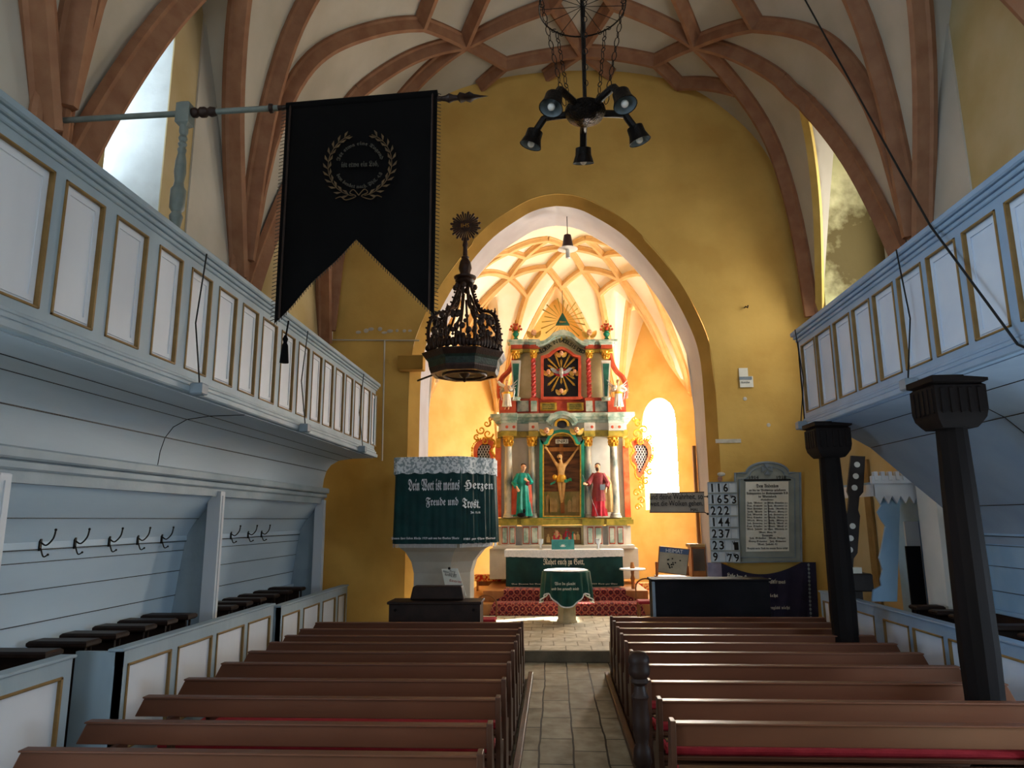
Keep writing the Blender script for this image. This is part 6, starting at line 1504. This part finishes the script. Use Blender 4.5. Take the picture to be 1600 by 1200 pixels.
# chancel lamp
p=at(887,388,Y=18.4); t=thing('hanging_lamp','small brown bell shaped lamp hanging under the crown of the chancel arch','lamp',tuple(p))
MB().lathe([(.02,.42),(.1,.38),(.13,.2),(.16,.05),(.2,.0),(.14,.02)],tuple(p),16).build('bell_shade',mat('brown_lamp_cap','4a3026',None,3,.4),t,True)
MB().lathe([(.2,-.01),(.28,-.03),(.2,-.04)],tuple(p),20).build('glass_rim',M['bulb'],t,True); MB().lathe([(.05,.0),(.06,-.12),(.06,-.28),(.03,-.3)],tuple(p),12).build('bulb',M['bulb'],t,True)
MB().tube([(p.x,p.y,p.z+.4),(p.x,p.y,11.0)],.012,5).build('cable',M['wire'],t)
# ================= CHANDELIER =================
hx,hy,hz=.33,9.0,8.28
t=thing('chandelier','black iron chandelier with five down-turned lamps hung from chains and a ring','chandelier',(hx,hy,hz))
MB().lathe([(.02,-.16),(.12,-.15),(.24,-.08),(.29,0),(.28,.06),(.2,.12),(.05,.15)],(hx,hy,hz),28).build('hammered_body',M['hammered'],t,True)
MB().tube([(hx,hy,hz+.1),(hx,hy,14.75)],.028,8).build('suspension_rod',M['iron'],t)
for k in range(5):
    a=math.radians(90+72*k); c_,s_=math.cos(a),math.sin(a)
    P3=lambda r,z:(hx+r*c_,hy+r*s_,hz+z)
    ar=MB().tube([P3(.15,.02),P3(.56,.06),P3(.61,.05),P3(.74,-.12)],.052,8).build('lamp_arm',M['iron'],t,True)
    ax=Vector((c_*.35,s_*.35,-1)).normalized(); c0=Vector(P3(.74,-.1))
    MB().lathe([(.07,0),(.115,.015),(.12,.12),(.16,.24),(.155,.24),(.11,.12),(.08,.03)],tuple(c0),20,ax=ax).build('shade',M['iron'],ar,True)
    MB().lathe([(.05,.04),(.105,.12),(.148,.235),(.14,.22),(.09,.1),(.03,.05)],tuple(c0),20,ax=ax).build('shade_lining',M['shadein'],ar,True)
    MB().ball(tuple(c0+ax*.21),.052,12).build('bulb',M['bulb'],ar,True)
RZ=9.95; RR=.62
MB().tube([(hx+RR*math.cos(i*math.pi/24),hy+RR*math.sin(i*math.pi/24),RZ) for i in range(48)],.012,5,closed=True).build('ring',M['iron'],t)
for k in range(12):
    a=k*math.pi/6; MB().tube([(hx,hy,RZ+.02),(hx+RR*math.cos(a),hy+RR*math.sin(a),RZ)],.006,4).build('spoke',M['iron'],t)
for k in range(5):
    a=math.radians(54+72*k); top=Vector((hx+RR*math.cos(a),hy+RR*math.sin(a),RZ)); bot=Vector((hx+.3*math.cos(a),hy+.3*math.sin(a),hz+.08)); m=MB(); d=bot-top; n_=15
    for i in range(n_):
        c0=top+d*((i+.5)/n_); L=d.length/n_*(.68 if i%2==0 else .38); dn=d.normalized(); sd=dn.cross(Vector((0,0,1))).normalized() if i%2 else dn.cross(dn.cross(Vector((0,0,1)))).normalized()
        if i%2: sd=dn.cross(Vector((math.cos(a),math.sin(a),0))).normalized()
        m.tube([tuple(c0+dn*(L*math.cos(j*math.pi/4))+sd*(.032*math.sin(j*math.pi/4))) for j in range(8)],.007,4,closed=True)
    m.build('chain',M['iron'],t,True)
    m=MB()
    for s in (-1,1):
        m.tube([(hx+(RR-.02-.05*math.cos(j*.6)*(1-j/14))*math.cos(a+s*(.12+.08*math.sin(j*.6)*(1-j/14))),hy+(RR-.02-.05*math.cos(j*.6)*(1-j/14))*math.sin(a+s*(.12+.08*math.sin(j*.6)*(1-j/14))),RZ-.02) for j in range(13)],.007,4)
    m.build('scroll',M['iron'],t)
